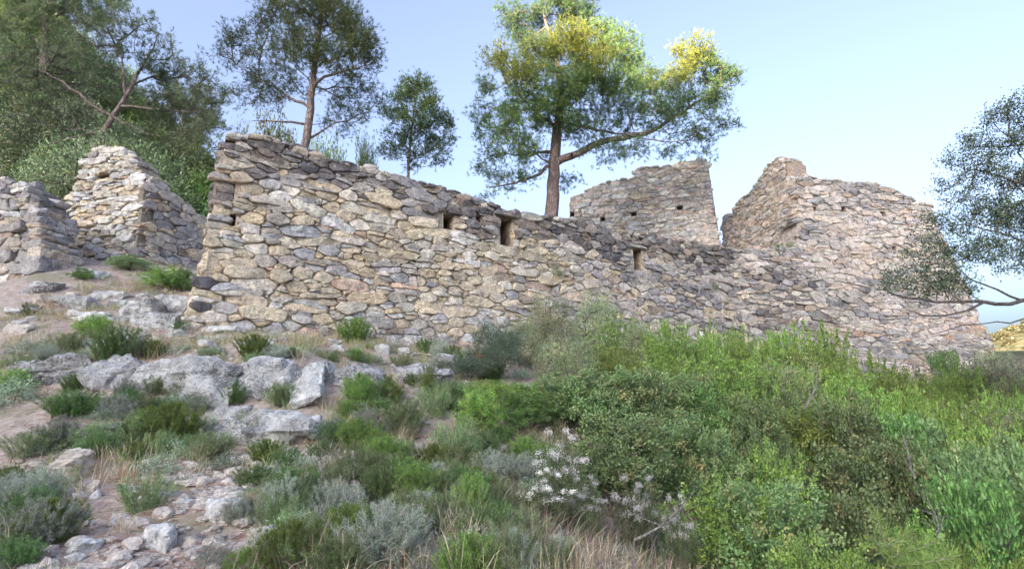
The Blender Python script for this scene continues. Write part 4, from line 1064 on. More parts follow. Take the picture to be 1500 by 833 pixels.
rock(385, 588, 125, 68, 'flat-topped grey ledge directly left of the white leaning slab', seed=5, pal=LG, res=22)
rock(520, 572, 95, 42, 'low dark ledge just right of the white leaning slab', seed=7, pal=LD, res=22)
rock(610, 566, 110, 34, 'low grey ledge half hidden by herbs below the middle of the wall', seed=8, pal=LD, res=22)
rock(380, 654, 175, 52, 'broad grey rock shelf below the white slab, nearest of the ledges', seed=9, pal=LG, res=22, depth=.5)
rock(650, 545, 70, 30, 'grey stone beside the feathery juniper at the foot of the wall', seed=10, pal=LD)
rock(195, 474, 80, 46, 'grey boulder with a shadowed gap under it left of the long wall', seed=12, pal=LG, res=22)
rock(243, 470, 58, 44, 'rounded boulder touching the lower left corner of the long wall', seed=13, pal=LG, res=22)
rock(222, 482, 90, 28, 'flat slanting slab lying in front of the two boulders', seed=14, pal=LG)
rock(300, 488, 100, 13, 'long thin flat slab at the foot of the leaning wall end', seed=15, pal=LW, box=.9, depth=.5)
rock(298, 503, 96, 12, 'lower of the two thin slabs at the foot of the leaning wall end', seed=16, pal=LG, box=.9, depth=.5)
rock(318, 470, 70, 40, 'crumbled mortar-covered footing at the lower left corner of the long wall', seed=17, pal=(.46, .41, .37, .8), res=22)
rock(90, 452, 95, 20, 'low grey outcrop between the grey wall and the boulders', seed=18, pal=LG, depth=.6)
rock(30, 462, 60, 16, 'pale flat stone at the left edge below the grey wall', seed=19, pal=LW)
rock(52, 444, 26, 14, 'small brownish stone beside the low grey outcrop', seed=20, pal=LO)
rock(120, 408, 60, 16, 'flat pale stone at the foot of the pale stump', seed=21, pal=LG)
rock(330, 615, 60, 18, 'small pale stone between the big ledge and the nearest shelf', seed=22, pal=LG)
rock(180, 612, 60, 20, 'low grey rock showing through dark cushions left of the shelf', seed=23, pal=LD)
rock(605, 762, 62, 40, 'grey lichened stone among grass at the lower middle', seed=24, pal=LG)
rock(520, 690, 60, 22, 'dull stone half buried in red needles in the middle of the slope', seed=25, pal=(.4, .36, .34, .6))
rock(78, 706, 76, 46, 'large pale rounded stone beside the path at the lower left', seed=26, pal=LO, res=22, box=.5, down=1.2)
rock(375, 752, 52, 30, 'orange-brown stone with a dark hollow under it at the right side of the path', seed=27, pal=(.56, .42, .28, .4))
rock(318, 772, 74, 36, 'broad whitish stone behind the pale grass in the path', seed=28, pal=LW)
rock(108, 818, 46, 20, 'white flat broken stone near the lower left corner', seed=29, pal=LW, box=.8)
rock(102, 832, 30, 12, 'small white stone under the flat broken one', seed=30, pal=LW)
rock(392, 822, 34, 46, 'rough dark grey stone beside the pale cushion at the bottom edge', seed=31, pal=LD)
rock(220, 812, 46, 34, 'whitish stone half hidden by grass at the bottom of the path', seed=32, pal=LW)
rock(75, 768, 50, 22, 'whitish stone covered by grey-green grass at the left', seed=33, pal=LW)
_sm = [(125, 722, 30, 18, 'bright white stone upper of three just right of the large pale stone'), (112, 735, 26, 10, 'flat white stone left of the three below the large pale stone'), (136, 732, 18, 12, 'small white stone rightmost of the three below the large pale stone'),
       (90, 728, 26, 12, 'flat whitish stone directly below the large pale stone'), (50, 722, 26, 14, 'pale stone at the left lower side of the large pale stone'), (130, 684, 16, 8, 'little tan stone right of the large pale stone'),
       (175, 765, 18, 10, 'topmost pale stone of the little cluster in the middle of the path'), (166, 774, 16, 9, 'left pale stone of the little cluster in the middle of the path'), (182, 776, 15, 10, 'lower right pale stone of the little cluster in the path'),
       (129, 773, 13, 9, 'single round white pebble left of the little cluster'), (240, 735, 34, 14, 'flat pale stone at the upper right of the path'), (262, 748, 34, 16, 'pale stone between the two broad ones of the path'),
       (232, 765, 28, 11, 'thin whitish stone in red needles of the path'), (190, 722, 24, 8, 'thin pale stone in needles at the top of the path'), (205, 738, 20, 8, 'flat pink-grey stone beside the top of the path'),
       (15, 730, 34, 14, 'pale stones edge at the left border beside the path'), (35, 748, 20, 9, 'small whitish stone near the left border'), (285, 712, 20, 8, 'small pale stone under the grey twigs right of the path'),
       (345, 730, 24, 9, 'small flat stone left of the orange-brown one'), (410, 735, 40, 16, 'whitish stone right behind the orange-brown one')]
for k, (a, b, c_, d_, lb) in enumerate(_sm): rock(a, b, c_, d_, lb, 'stone', 'stone', LW if k % 4 else LO, seed=60 + k, res=6, box=.6, group='loose stones on the path')
rock(120, 470, 70, 18, 'flat pale rock shelf left of the boulders', seed=41, pal=LW, depth=.6)
rock(150, 440, 80, 14, 'low pale rock step above the flat shelf left of the boulders', seed=42, pal=LG, depth=.6)
rock(20, 492, 50, 20, 'pale tan stone at the left edge above the sage', seed=43, pal=LO)
rock(60, 430, 50, 20, 'grey block lying at the foot of the grey wall', seed=44, pal=LG)
rock(210, 455, 40, 20, 'small grey block on top of the boulders left of the wall', seed=45, pal=LG)
rock(20, 556, 60, 30, 'dark rock at the left edge behind the sage', seed=46, pal=LD)
rock(455, 560, 60, 30, 'grey rock behind the white leaning slab', seed=47, pal=LG)
rock(160, 640, 70, 18, 'low grey stone below the dark spreading shrub', seed=48, pal=LD)
rn_ = random.Random(77); _rub = []
for k in range(46):
    px = rn_.uniform(270, 700); u_ = None; py = 498 + rn_.uniform(-4, 26) * (1 if px < 600 else .5); w_ = rn_.uniform(9, 30)
    o_ = rock(px, py, w_, w_ * rn_.uniform(.35, .6), '', 'stone', 'stone', rn_.choice([LW, LO, LG, LG]), seed=300 + k, res=6, box=.6, group='fallen stones at the wall foot')
    o_['label'] = 'fallen stone at the foot of the long wall ' + ('by its leaning end' if px < 380 else 'between its two green cushions' if px < 500 else 'right of the dark green cushion' if px < 590 else 'left of the feathery juniper')
for k in range(26):
    px = rn_.uniform(10, 265); py = rn_.uniform(425, 520); w_ = rn_.uniform(12, 42)
    o_ = rock(px, py, w_, w_ * rn_.uniform(.3, .5), '', 'stone', 'stone', rn_.choice([LW, LO, LG, LG]), seed=400 + k, res=6, box=.7, depth=.7, group='stones strewn on the terrace on the left')
    o_['label'] = 'loose stone on the terrace ' + ('below the grey wall' if px < 90 else 'below the pale stump' if px < 180 else 'beside the boulders') + (', upper part' if py < 470 else ', lower part')
# the white leaning slab
_h, _t = ground_hit(440, 598)
V, F = rock_geom(.46, .24, .86, 99, 22, .75, .9); V = rotx(V, -.85); V = V @ np.array([[math.cos(.38), 0, -math.sin(.38)], [0, 1, 0], [math.sin(.38), 0, math.cos(.38)]]).T
m = MB(); m.add(V + (0.02, .22, .24), None, F, (.68, .67, .65, .75)); o = obj('slab', m.mesh('slab'), M_ROCK, None, tuple(_h)); o['label'] = 'white slab with dark speckles leaning on the grey ledges'; o['category'] = 'stone slab'

# loose pebbles
def pebbles():
    rng = np.random.default_rng(5); m = MB(); V0, F0 = CS[3]
    n = 0
    while n < 2400:
        x = rng.uniform(-5.5, -0.6); y = rng.uniform(2.6, 9.5)
        if n % 4 == 0: x = rng.normal(-2.0, .8); y = rng.uniform(2.7, 5.2)
        if fbm(np.array([[x, y, 0]]), .9, 2, 8)[0] < rng.uniform(-.5, .5): continue
        if y > 5.4 and rng.random() < .6: continue
        s_ = .012 + .05 * rng.random() ** 3; V = V0 * (s_ * rng.uniform(.8, 1.6), s_, s_ * rng.uniform(.4, .8)); V = V * (1 + .25 * rng.normal(0, 1, (len(V), 1)) * .5)
        V = rotz(V, rng.random() * 6.28) + (x, y, gz(x, y) + s_ * .2); c = rng.uniform(.75, 1.1); m.add(V, None, F0, (.66 * c, .58 * c, .52 * c, .3)); n += 1
    obj('pebbles', m.mesh('pebbles'), M_ROCK, kind='stuff')
pebbles()

# ------------------------------------------------------------------ shrubs
G_OLIVE = [(3, 0.159, 0.246, 0.094), (2, 0.215, 0.312, 0.116), (1, 0.107, 0.181, 0.08), (0.7, 0.316, 0.362, 0.16), (0.4, 0.38, 0.296, 0.131)]
G_BRIGHT = [(3, 0.198, 0.323, 0.067), (2, 0.269, 0.401, 0.081), (1, 0.126, 0.232, 0.059), (0.7, 0.353, 0.417, 0.089)]
G_DEEP = [(3, 0.126, 0.237, 0.071), (2, 0.189, 0.317, 0.079), (1, 0.087, 0.164, 0.056)]
G_TEAL = [(3, 0.168, 0.252, 0.168), (2, 0.238, 0.336, 0.238), (1, 0.112, 0.168, 0.112)]
G_GREY = [(3, 0.338, 0.388, 0.3), (2, 0.45, 0.488, 0.413), (1, 0.237, 0.288, 0.2), (0.6, 0.5, 0.45, 0.375)]
G_SAGE = [(3, 0.312, 0.403, 0.273), (2, 0.403, 0.494, 0.351), (1, 0.221, 0.299, 0.182)]
G_AIRY = [(3, 0.252, 0.308, 0.154), (2, 0.322, 0.37, 0.21), (1, 0.168, 0.216, 0.098), (0.4, 0.504, 0.4, 0.14), (0.5, 0.392, 0.385, 0.28)]
G_STRAW = [(3, 0.462, 0.363, 0.242), (2, 0.55, 0.462, 0.33), (1, 0.374, 0.242, 0.165)]
G_GRASS = [(3, 0.257, 0.311, 0.135), (2, 0.338, 0.365, 0.189), (1, 0.176, 0.23, 0.095), (1, 0.513, 0.446, 0.297)]
VIEWS = {}
def shrub_proto(key, seed, n_t, lumps, leaf, L, Wd, per, spread, pal, tip=.0025, up=.3, twig=M_TWIG, upright=False, extra=None, H=None):
    """unit shrub about 1.1 m wide, H high, foot at the origin: foliage + stems"""
    rng = np.random.default_rng(seed); base = np.zeros(3); H = H or (.88 if lumps is not FLAT else .8)
    if not upright:
        T = np.vstack([blob_points(rng, (cx, cy, cz), r, max(6, int(n_t * (r ** 2) / sum(q[3] ** 2 for q in lumps))), .42, .85) for (cx, cy, cz, r) in lumps]); T = T[T[:, 2] > .03]
        P, par, tg = grow([(0, 0, -.25), (0, 0, -.1), (0, 0, .05), (0.01, 0, .12)], T, .25, rng, .12, .16)
        w = pipe(P, par, tip, .42, .03); e = np.arange(1, len(P)); sm = MB(); tubes(sm, P[par[e]], P[e], w[par[e]] * .9, w[e], 4)
    else:
        sm = MB(); T = []
        for i in range(n_t):
            a = rng.random() * 6.28; r = .52 * rng.random() ** .6; h = H * rng.uniform(.55, 1.05) * (1 - .35 * (r / .55) ** 2)
            p0 = np.array((r * .5 * math.cos(a), r * .5 * math.sin(a), -.1)); p1 = np.array((r * math.cos(a), r * math.sin(a), h)); m_ = 6
            pts = [p0 + (p1 - p0) * q / m_ + (rng.normal(0, .018, 3) if 0 < q < m_ else 0) + np.array((math.cos(a), math.sin(a), 0)) * .06 * math.sin(q / m_ * math.pi) * -1 for q in range(m_ + 1)]
            pts = np.array(pts); tubes(sm, pts[:-1], pts[1:], tip * np.linspace(2.2, 1.2, m_), tip * np.linspace(2.0, 1.0, m_), 3)
            f = np.sort(rng.uniform(.22, 1, max(4, int(h / .03)))) * m_; k = np.minimum(f.astype(int), m_ - 1); T.append(pts[k] + (pts[k + 1] - pts[k]) * (f - k)[:, None])
        T = np.vstack(T)
    lm = MB(); P = np.repeat(T, per, 0) + rng.normal(0, spread, (len(T) * per, 3)); D = unit(P - (0, 0, .2)) * .5 + rng.normal(0, .55, P.shape) + (0, 0, up)
    P[:, 2] = np.maximum(P[:, 2], -.05)
    cl = np.repeat(tint(len(T), pal, .38, rng), per, 0) * .55 + tint(len(P), pal, .28, rng) * .45
    leaves(lm, P, D, L * rng.uniform(.65, 1.25, len(P)), Wd * rng.uniform(.8, 1.2, len(P)), cl, leaf, rng)
    parts = [('foliage', lm.mesh(key + '_foliage'), M_NEEDLE if leaf == 'needle' else M_LEAF), ('stems', sm.mesh(key + '_stems'), twig)]
    if extra: parts += extra(rng, T)
    VIEWS[key] = (parts, H, seed)
def plant(key, P, sx, sz, rz, name, label, cat, group=None, sy=None):
    parts, H, _ = VIEWS[key]; t = thing(name, label, cat, tuple(P), group, rz); t.scale = (sx, sy or sx, sz)
    for nm, me, mt in parts: obj(nm, me, mt, t)
    return t
R3 = [(0, 0, .45, .45), (.25, .1, .35, .3), (-.25, -.05, .4, .32), (.05, -.25, .3, .28), (-.05, .2, .62, .3), (.2, -.05, .66, .22)]
R4 = [(0, 0, .5, .42), (-.2, .1, .7, .26), (.28, 0, .45, .3), (-.3, -.1, .3, .28), (.1, -.2, .75, .2), (.15, .25, .4, .28)]
FLAT = [(0, 0, .22, .34), (.25, .05, .18, .26), (-.25, 0, .2, .26), (0, -.2, .16, .26)]
shrub_proto('oak1', 1, 300, R3, 'leaf', .027, .019, 48, .026, G_OLIVE)
shrub_proto('oak2', 2, 300, R4, 'leaf', .026, .018, 48, .026, G_OLIVE)
shrub_proto('bright1', 3, 85, None, 'leaf', .028, .012, 9, .011, G_BRIGHT, upright=True, H=1.15)
shrub_proto('bright2', 4, 85, None, 'leaf', .030, .012, 9, .012, G_BRIGHT, upright=True, H=1.0)
shrub_proto('deep1', 5, 290, R4, 'leaf', .032, .014, 46, .028, G_DEEP, up=.5)
shrub_proto('deep2', 6, 290, R3, 'leaf', .029, .013, 46, .027, G_BRIGHT, up=.6)
shrub_proto('airy1', 7, 360, R3, 'leaf', .026, .013, 22, .040, G_AIRY)
shrub_proto('airy2', 8, 360, R4, 'leaf', .026, .013, 22, .042, G_AIRY)
shrub_proto('teal', 9, 330, R3, 'needle', .05, .006, 34, .032, G_TEAL, up=.2)
shrub_proto('cushion', 10, 150, None, 'needle', .032, .006, 22, .012, [(3, .19, .29, .07), (2, .25, .35, .08), (1, .12, .18, .05)], upright=True, H=.62)
shrub_proto('cushion2', 11, 130, None, 'leaf', .022, .010, 16, .013, G_DEEP, upright=True, H=.7)
shrub_proto('grey1', 12, 130, None, 'needle', .038, .005, 16, .016, G_GREY, upright=True, H=.55, twig=M_DEAD)
shrub_proto('grey2', 13, 110, FLAT, 'needle', .035, .005, 60, .045, G_GREY, up=.6, twig=M_DEAD)
shrub_proto('sage', 14, 60, FLAT, 'leaf', .055, .018, 22, .05, G_SAGE, up=.5)
shrub_proto('bare', 15, 300, R4, 'leaf', .018, .008, 5, .05, [(2, .30, .26, .24), (1, .22, .22, .15)], tip=.0035)
G_HILL = [(3, 0.221, 0.331, 0.13), (2, 0.304, 0.418, 0.173), (1, 0.152, 0.23, 0.101), (0.8, 0.386, 0.389, 0.288)]
shrub_proto('hill1', 16, 260, R3, 'leaf', .030, .017, 46, .045, G_HILL, tip=.005)
shrub_proto('hill2', 17, 260, R4, 'leaf', .030, .017, 46, .045, P_LITE, tip=.005)
G_HERB = [(3, .22, .31, .13), (2, .28, .36, .17), (1, .16, .23, .10), (.6, .42, .36, .22)]
shrub_proto('herb', 18, 60, None, 'needle', .045, .006, 14, .02, G_HERB, upright=True, H=.6)
def flowers_extra(rng, T):
    hi = T[T[:, 2] > .5]; hd = hi[rng.choice(len(hi), 24, replace=False)]; m = MB(); n = 150
    P = np.repeat(hd, n, 0) + rng.normal(0, 1, (24 * n, 3)) * (.033, .033, .020) + (0, 0, .05)
    leaves(m, P, rng.normal(0, 1, P.shape) + (0, -.3, .6), .014, .013, tint(len(P), [(3, .86, .83, .79), (1, .74, .64, .62)], .08, rng), 'leaf', rng)
    return [('blossom', m.mesh('blossom'), M_PETAL)]
shrub_proto('flower', 19, 60, None, 'leaf', .035, .007, 9, .02, [(3, .13, .19, .07), (1, .2, .2, .12)], upright=True, H=.95, extra=flowers_extra)

def bush(px, top, Y, wpx, key, name, label, cat, group=None, rz=None, squash=None):
    """a shrub whose crown centre stands at column px, distance Y, its top at row `top`"""
    rn = random.Random(int(px * 7 + top * 3 + Y * 10)); P = at(px, top, Y); g = gz(P[0], Y); H = VIEWS[key][1]; h = max(P[2] - g, .35); w = wpx * Y / FPX
    sz = h / H; sx = w / 1.12; sz = min(sz, sx * 2.0); base = np.array((P[0], Y, P[2] - sz * H if sz * H < h - .02 else g))
    if base[2] > g + .05: sz = h / H; base[2] = g
    return plant(key, base, sx, sz, rn.random() * 6.28 if rz is None else rz, name, label, cat, group)
def low(px, py, wpx, hpx, key, name, label, cat, group=None):
    """a small plant whose foot is seen at px,py"""
    rn = random.Random(int(px * 7 + py * 3)); hit, t = ground_hit(px, py); H = VIEWS[key][1]; sx = wpx * t / FPX / 1.1; sz = hpx * t / FPX / H
    return plant(key, hit - np.array((0, 0, .02)), sx, sz, rn.random() * 6.28, name, label, cat, group)
# distinct shrubs
bush(725, 470, 8.6, 110, 'teal', 'juniper_bush', 'feathery blue-green juniper with red dead sprigs in front of the middle of the wall', 'juniper')
bush(715, 560, 7.0, 90, 'deep2', 'wild_shrub', 'green leafy shrub just below the feathery junipers', 'shrub')
bush(770, 575, 6.4, 90, 'deep1', 'wild_shrub', 'dark green shrub directly behind the tallest white-flowering plant', 'shrub')
bush(690, 520, 8.2, 70, 'teal', 'juniper_bush', 'smaller feathery juniper at the lower left of the bigger one', 'juniper')
bush(805, 425, 10.6, 90, 'airy1', 'wild_shrub', 'thin tall airy shrub whose top stands highest against the long wall', 'shrub')
bush(870, 432, 10.9, 100, 'airy2', 'wild_shrub', 'airy olive shrub right of the tallest one, against the long wall', 'shrub')
bush(760, 470, 9.8, 90, 'airy2', 'wild_shrub', 'airy grey-green shrub between the juniper and the tallest thin shrub', 'shrub')
bush(830, 490, 8.8, 120, 'airy1', 'wild_shrub', 'grey-green twiggy shrub in front of the tallest thin shrub', 'shrub')
bush(975, 458, 9.6, 95, 'bright1', 'wild_shrub', 'bright yellow-green upright shrub in front of the wall right of its last slot opening', 'shrub')
bush(935, 470, 10.2, 70, 'airy2', 'wild_shrub', 'olive shrub immediately left of the bright upright one', 'shrub')
bush(1040, 470, 10.2, 90, 'bright2', 'wild_shrub', 'green shrub right of the bright upright one, under the wall joint', 'shrub')
bush(1440, 520, 12.4, 80, 'bare', 'wild_shrub', 'brownish half-bare shrub at the foot of the tower right edge', 'shrub')
bush(1385, 518, 12.9, 70, 'deep1', 'wild_shrub', 'dark shrub at the foot of the tower left of the half-bare one', 'shrub')
bush(1490, 540, 11.5, 80, 'bare', 'wild_shrub', 'half-bare brownish shrub at the right edge below the sunlit hill', 'shrub')
bush(1455, 512, 14.9, 80, 'airy2', 'wild_shrub', 'mauve-grey shrub hiding the very foot of the tower edge', 'shrub')
bush(1512, 552, 12.6, 110, 'hill1', 'wild_shrub', 'rounded green shrub at the right border below the sunlit hill', 'shrub')
bush(1478, 526, 14.6, 90, 'bare', 'wild_shrub', 'greyish half-bare shrub between the tower edge and the sunlit hill', 'shrub')
bush(1560, 545, 13.0, 110, 'airy1', 'wild_shrub', 'loose olive shrub at the right border in front of the sunlit hill', 'shrub')
bush(540, 196, 17.5, 50, 'hill1', 'wild_shrub', 'round dark shrub just behind the long wall between two pines', 'shrub')
bush(400, 186, 22.0, 110, 'hill2', 'wild_shrub', 'pale green bush behind the trunk of the slender pine, left side', 'shrub')
bush(480, 196, 22.0, 90, 'hill1', 'wild_shrub', 'green bush behind the trunk of the slender pine, right side', 'shrub')
bush(350, 196, 21.0, 70, 'airy2', 'wild_shrub', 'thin bush rising behind the highest corner of the long wall', 'shrub')
bush(820, 632, 4.6, 105, 'flower', 'flowering_plant', 'tall white-flowering plant, the fullest one, in the lower middle', 'flowering plant')
bush(800, 690, 4.2, 90, 'flower', 'flowering_plant', 'white-flowering plant lower left in the flowering patch', 'flowering plant')
bush(858, 700, 4.3, 80, 'flower', 'flowering_plant', 'white-flowering plant in the middle of the flowering patch', 'flowering plant')
bush(930, 700, 4.3, 95, 'flower', 'flowering_plant', 'white-flowering plant right of the middle, before the oak scrub', 'flowering plant')
bush(990, 728, 4.1, 60, 'flower', 'flowering_plant', 'sparse white-flowering plant rightmost of the flowering patch', 'flowering plant')
# the thicket in rows: (top line, Y, px range, width, kinds)
rn_ = random.Random(21)
KW = {'oak1': 'olive-green small-leaved oak scrub', 'oak2': 'mottled olive and brown oak scrub', 'bright1': 'yellow-green upright shrub', 'bright2': 'bright green upright shrub', 'deep1': 'dark green glossy shrub',
      'deep2': 'mid-green leafy shrub', 'airy1': 'grey-green twiggy shrub', 'airy2': 'loose grey-olive shrub', 'hill1': 'dark green rounded shrub', 'hill2': 'pale green rounded shrub'}
def spot(px, table):
    for lim, txt in table:
        if px < lim: return txt
    return table[-1][1]
XT = [(830, 'above the white flowers'), (930, 'below the last slot'), (1040, 'right of the last slot'), (1120, 'below the wall joint'), (1200, 'below the tower corner'),
      (1290, 'below the tower holes'), (1370, 'left of the oak branch'), (1440, 'below the oak branch'), (2000, 'by the right border')]
def relabel(items):
    """items: (object, column, label, group); alike ones are told apart by their order"""
    by = {}
    for o, px, lb, gp in items: by.setdefault(lb, []).append((px, o, gp))
    for lb, L in by.items():
        L.sort(key=lambda t: t[0]); n = len(L)
        for i, (px, o, gp) in enumerate(L):
            o['group'] = gp
            if n == 1: o['label'] = lb
            elif n == 2: o['label'] = ('left one of two: ', 'right one of two: ')[i] + lb
            elif n == 3: o['label'] = ('leftmost of three: ', 'middle of three: ', 'rightmost of three: ')[i] + lb
            else: o['label'] = lb; o['group'] = lb[:60]
THK = []
ZONES = [(11.8, [(1060, 466), (1150, 466), (1230, 482), (1290, 520), (1350, 532), (1420, 535), (1500, 545), (1580, 545)], 85, ['bright2', 'deep2', 'bright1', 'airy2'], 'back row', 'shrubs of the back row under the tower'),
         (10.2, [(890, 468), (1000, 475), (1100, 485), (1180, 492), (1270, 532), (1360, 560), (1450, 562), (1540, 570)], 95, ['bright1', 'airy1', 'bright2', 'deep2'], 'second row', 'shrubs of the second row under the tower'),
         (8.4, [(860, 520), (980, 515), (1080, 515), (1170, 540), (1260, 570), (1350, 570), (1450, 580), (1550, 590)], 110, ['airy1', 'deep2', 'bright2', 'deep2', 'bright1'], 'middle row', 'shrubs in the middle of the thicket'),
         (6.8, [(750, 545), (820, 545), (910, 545), (1000, 555), (1090, 580), (1180, 590), (1280, 600), (1380, 600), (1490, 610), (1600, 610)], 125, ['oak1', 'deep2', 'oak2', 'bright1', 'deep1'], 'fourth row', 'shrubs in the front of the thicket'),
         (5.4, [(850, 625), (920, 610), (990, 605), (1080, 620), (1170, 650), (1270, 650), (1370, 650), (1480, 660), (1600, 660)], 150, ['oak2', 'oak1', 'oak2', 'deep2', 'deep1', 'bright2'], 'front row', 'shrubs near the lower right'),
         (4.3, [(1030, 715), (1090, 690), (1150, 695), (1270, 720), (1390, 715), (1500, 720), (1620, 720)], 180, ['oak1', 'deep1', 'bright2', 'deep2'], 'near the bottom', 'shrubs in the lower right corner'),
         (3.4, [(1140, 800), (1250, 800), (1400, 790), (1520, 790)], 210, ['oak2', 'deep1', 'deep2'], 'cut by bottom edge', 'shrubs cut by the bottom edge')]
def zfac(px, r):
    return r
for (Y, pts, wp, kinds, lab, grp) in ZONES:
    for k in range(len(pts) - 1):
        (x0, t0), (x1, t1) = pts[k], pts[k + 1]; n = max(1, round((x1 - x0) / (wp * .48)))
        for q in range(n):
            f = (q + rn_.uniform(.2, .8)) / n; px = x0 + (x1 - x0) * f; tp = t0 + (t1 - t0) * f + rn_.uniform(-14, 16)
            kd = kinds[int(rn_.random() * len(kinds))]
            if 860 < px < 1130 and Y in (5.4, 6.8) and rn_.random() < .6: kd = rn_.choice(['oak1', 'oak2'])
            if Y == 3.4 and 1215 < px < 1440: continue
            if Y == 4.3 and 1250 < px < 1400: tp += 30
            o_ = bush(px, tp, Y * rn_.uniform(.95, 1.06), wp * rn_.uniform(.9, 1.35), kd, 'wild_shrub', lab, 'shrub', grp)
            THK.append((o_, px, KW[kd] + ', ' + lab + ', ' + spot(px, XT), grp))
relabel(THK)
# cushions and herbs on the slope, each at its place
low(372, 524, 66, 38, 'cushion', 'green_cushion', 'rounded bright green cushion at the foot of the wall, leftmost one', 'cushion plant')
low(518, 504, 66, 42, 'cushion', 'green_cushion', 'rounded dark green cushion touching the wall below its middle stones', 'cushion plant')
low(170, 530, 90, 60, 'cushion2', 'wild_shrub', 'leafy green shrub between the boulders and the cracked ledge', 'shrub')
low(135, 498, 60, 40, 'deep2', 'wild_shrub', 'small green shrub left of the leafy one below the boulders', 'shrub')
low(250, 650, 100, 62, 'cushion', 'green_cushion', 'tall dark green cushion left of the nearest rock shelf', 'cushion plant')
low(525, 600, 62, 55, 'cushion', 'green_cushion', 'upright green cushion right of the white leaning slab', 'cushion plant')
low(625, 580, 34, 48, 'bright1', 'wild_shrub', 'narrow yellow-green shoot standing below the wall', 'shrub')
low(240, 425, 80, 34, 'deep2', 'wild_shrub', 'green shrub in the gap left of the wall end', 'shrub')
low(190, 395, 70, 20, 'hill1', 'wild_shrub', 'low green growth at the foot of the pale stump', 'shrub')
low(265, 428, 50, 34, 'deep1', 'wild_shrub', 'dark green shrub pressed against the leaning wall end', 'shrub')
low(20, 590, 90, 60, 'sage', 'sage_plant', 'pale broad-leaved sage at the left edge', 'herb')
low(110, 606, 110, 40, 'cushion2', 'wild_shrub', 'dark spreading shrub beside the sage at the left', 'shrub')
low(15, 580, 60, 40, 'deep2', 'wild_shrub', 'dark green shrub at the left edge behind the sage', 'shrub')
low(120, 410, 40, 18, 'deep1', 'wild_shrub', 'tiny green tuft below the pale stump', 'shrub')
low(45, 520, 100, 40, 'sage', 'sage_plant', 'grey-green herb patch above the left ledge', 'herb')
low(105, 515, 70, 34, 'herb', 'sage_plant', 'grey-green herb tuft left of the leafy shrub', 'herb')
low(330, 690, 80, 40, 'sage', 'sage_plant', 'pale sage below the nearest rock shelf', 'herb')
low(230, 700, 90, 46, 'sage', 'sage_plant', 'pale green sage right of the large pale stone', 'herb')
low(400, 700, 70, 40, 'sage', 'sage_plant', 'pale sage right of the one below the shelf', 'herb')
low(485, 655, 56, 44, 'teal', 'herb_tuft', 'blue-green feathery herb at the right end of the nearest shelf', 'herb')
low(485, 528, 50, 20, 'herb', 'herb_tuft', 'low green herb between wall foot and white slab', 'herb')
low(575, 510, 60, 18, 'grey2', 'herb_tuft', 'low grey-green herb under the middle of the wall', 'herb')
low(650, 530, 50, 34, 'grey1', 'herb_tuft', 'grey lavender-like herb left of the juniper', 'herb')
low(590, 640, 90, 60, 'herb', 'herb_tuft', 'green herb clump right of the upright cushion', 'herb')
low(640, 610, 70, 50, 'herb', 'herb_tuft', 'green herb clump below the narrow shoot', 'herb')
low(555, 735, 80, 55, 'cushion2', 'herb_tuft', 'small bright green tuft in the middle of the slope', 'herb')
low(700, 640, 80, 70, 'deep2', 'wild_shrub', 'blue-green leafy shrub below the juniper', 'shrub')
low(670, 680, 90, 70, 'herb', 'herb_tuft', 'green herb clump left of the flowering patch', 'herb')
low(460, 800, 150, 85, 'grey2', 'grey_cushion', 'large pale grey-green cushion at the bottom, left of the middle', 'cushion plant')
low(560, 822, 150, 85, 'grey1', 'grey_cushion', 'pale silvery cushion at the bottom middle', 'cushion plant')
low(420, 760, 90, 60, 'grey1', 'grey_cushion', 'silvery cushion right of the orange-brown stone', 'cushion plant')
low(50, 800, 120, 70, 'grey1', 'grey_cushion', 'grey-green grassy cushion in the lower left corner', 'cushion plant')
low(10, 838, 90, 50, 'grey2', 'grey_cushion', 'pale grey cushion cut by the lower left corner', 'cushion plant')
low(320, 835, 110, 60, 'grey2', 'grey_cushion', 'pale grey-green cushion at the bottom edge beside the path', 'cushion plant')
low(640, 835, 120, 70, 'grey2', 'grey_cushion', 'pale cushion at the bottom edge right of the silvery one', 'cushion plant')
low(440, 835, 90, 60, 'herb', 'herb_tuft', 'fresh green herb at the bottom edge left of the silvery cushion', 'herb')
low(350, 765, 60, 40, 'grey1', 'grey_cushion', 'small silvery tuft over the broad whitish stone', 'cushion plant')
low(985, 835, 110, 70, 'grey1', 'grey_cushion', 'whitish cushion at the bottom edge below the flowering patch', 'cushion plant')
low(900, 835, 110, 60, 'grey2', 'grey_cushion', 'pale grey cushion at the bottom edge left of the whitish one', 'cushion plant')
low(50, 665, 110, 40, 'herb', 'herb_tuft', 'grassy green herb above the large pale stone', 'herb')
low(290, 600, 60, 24, 'grey1', 'herb_tuft', 'grey herb between the large ledge and the shelf', 'herb')
low(320, 585, 50, 20, 'grey2', 'herb_tuft', 'tiny grey herb on the crack of the ledges', 'herb')
low(180, 590, 40, 34, 'grey1', 'herb_tuft', 'silver herb growing from the cracked hump', 'herb')
low(730, 760, 90, 60, 'herb', 'herb_tuft', 'green herb clump left below the flowering plants', 'herb')
low(690, 770, 60, 80, 'bright1', 'wild_shrub', 'narrow bright green clump in straw grass at the bottom', 'shrub')

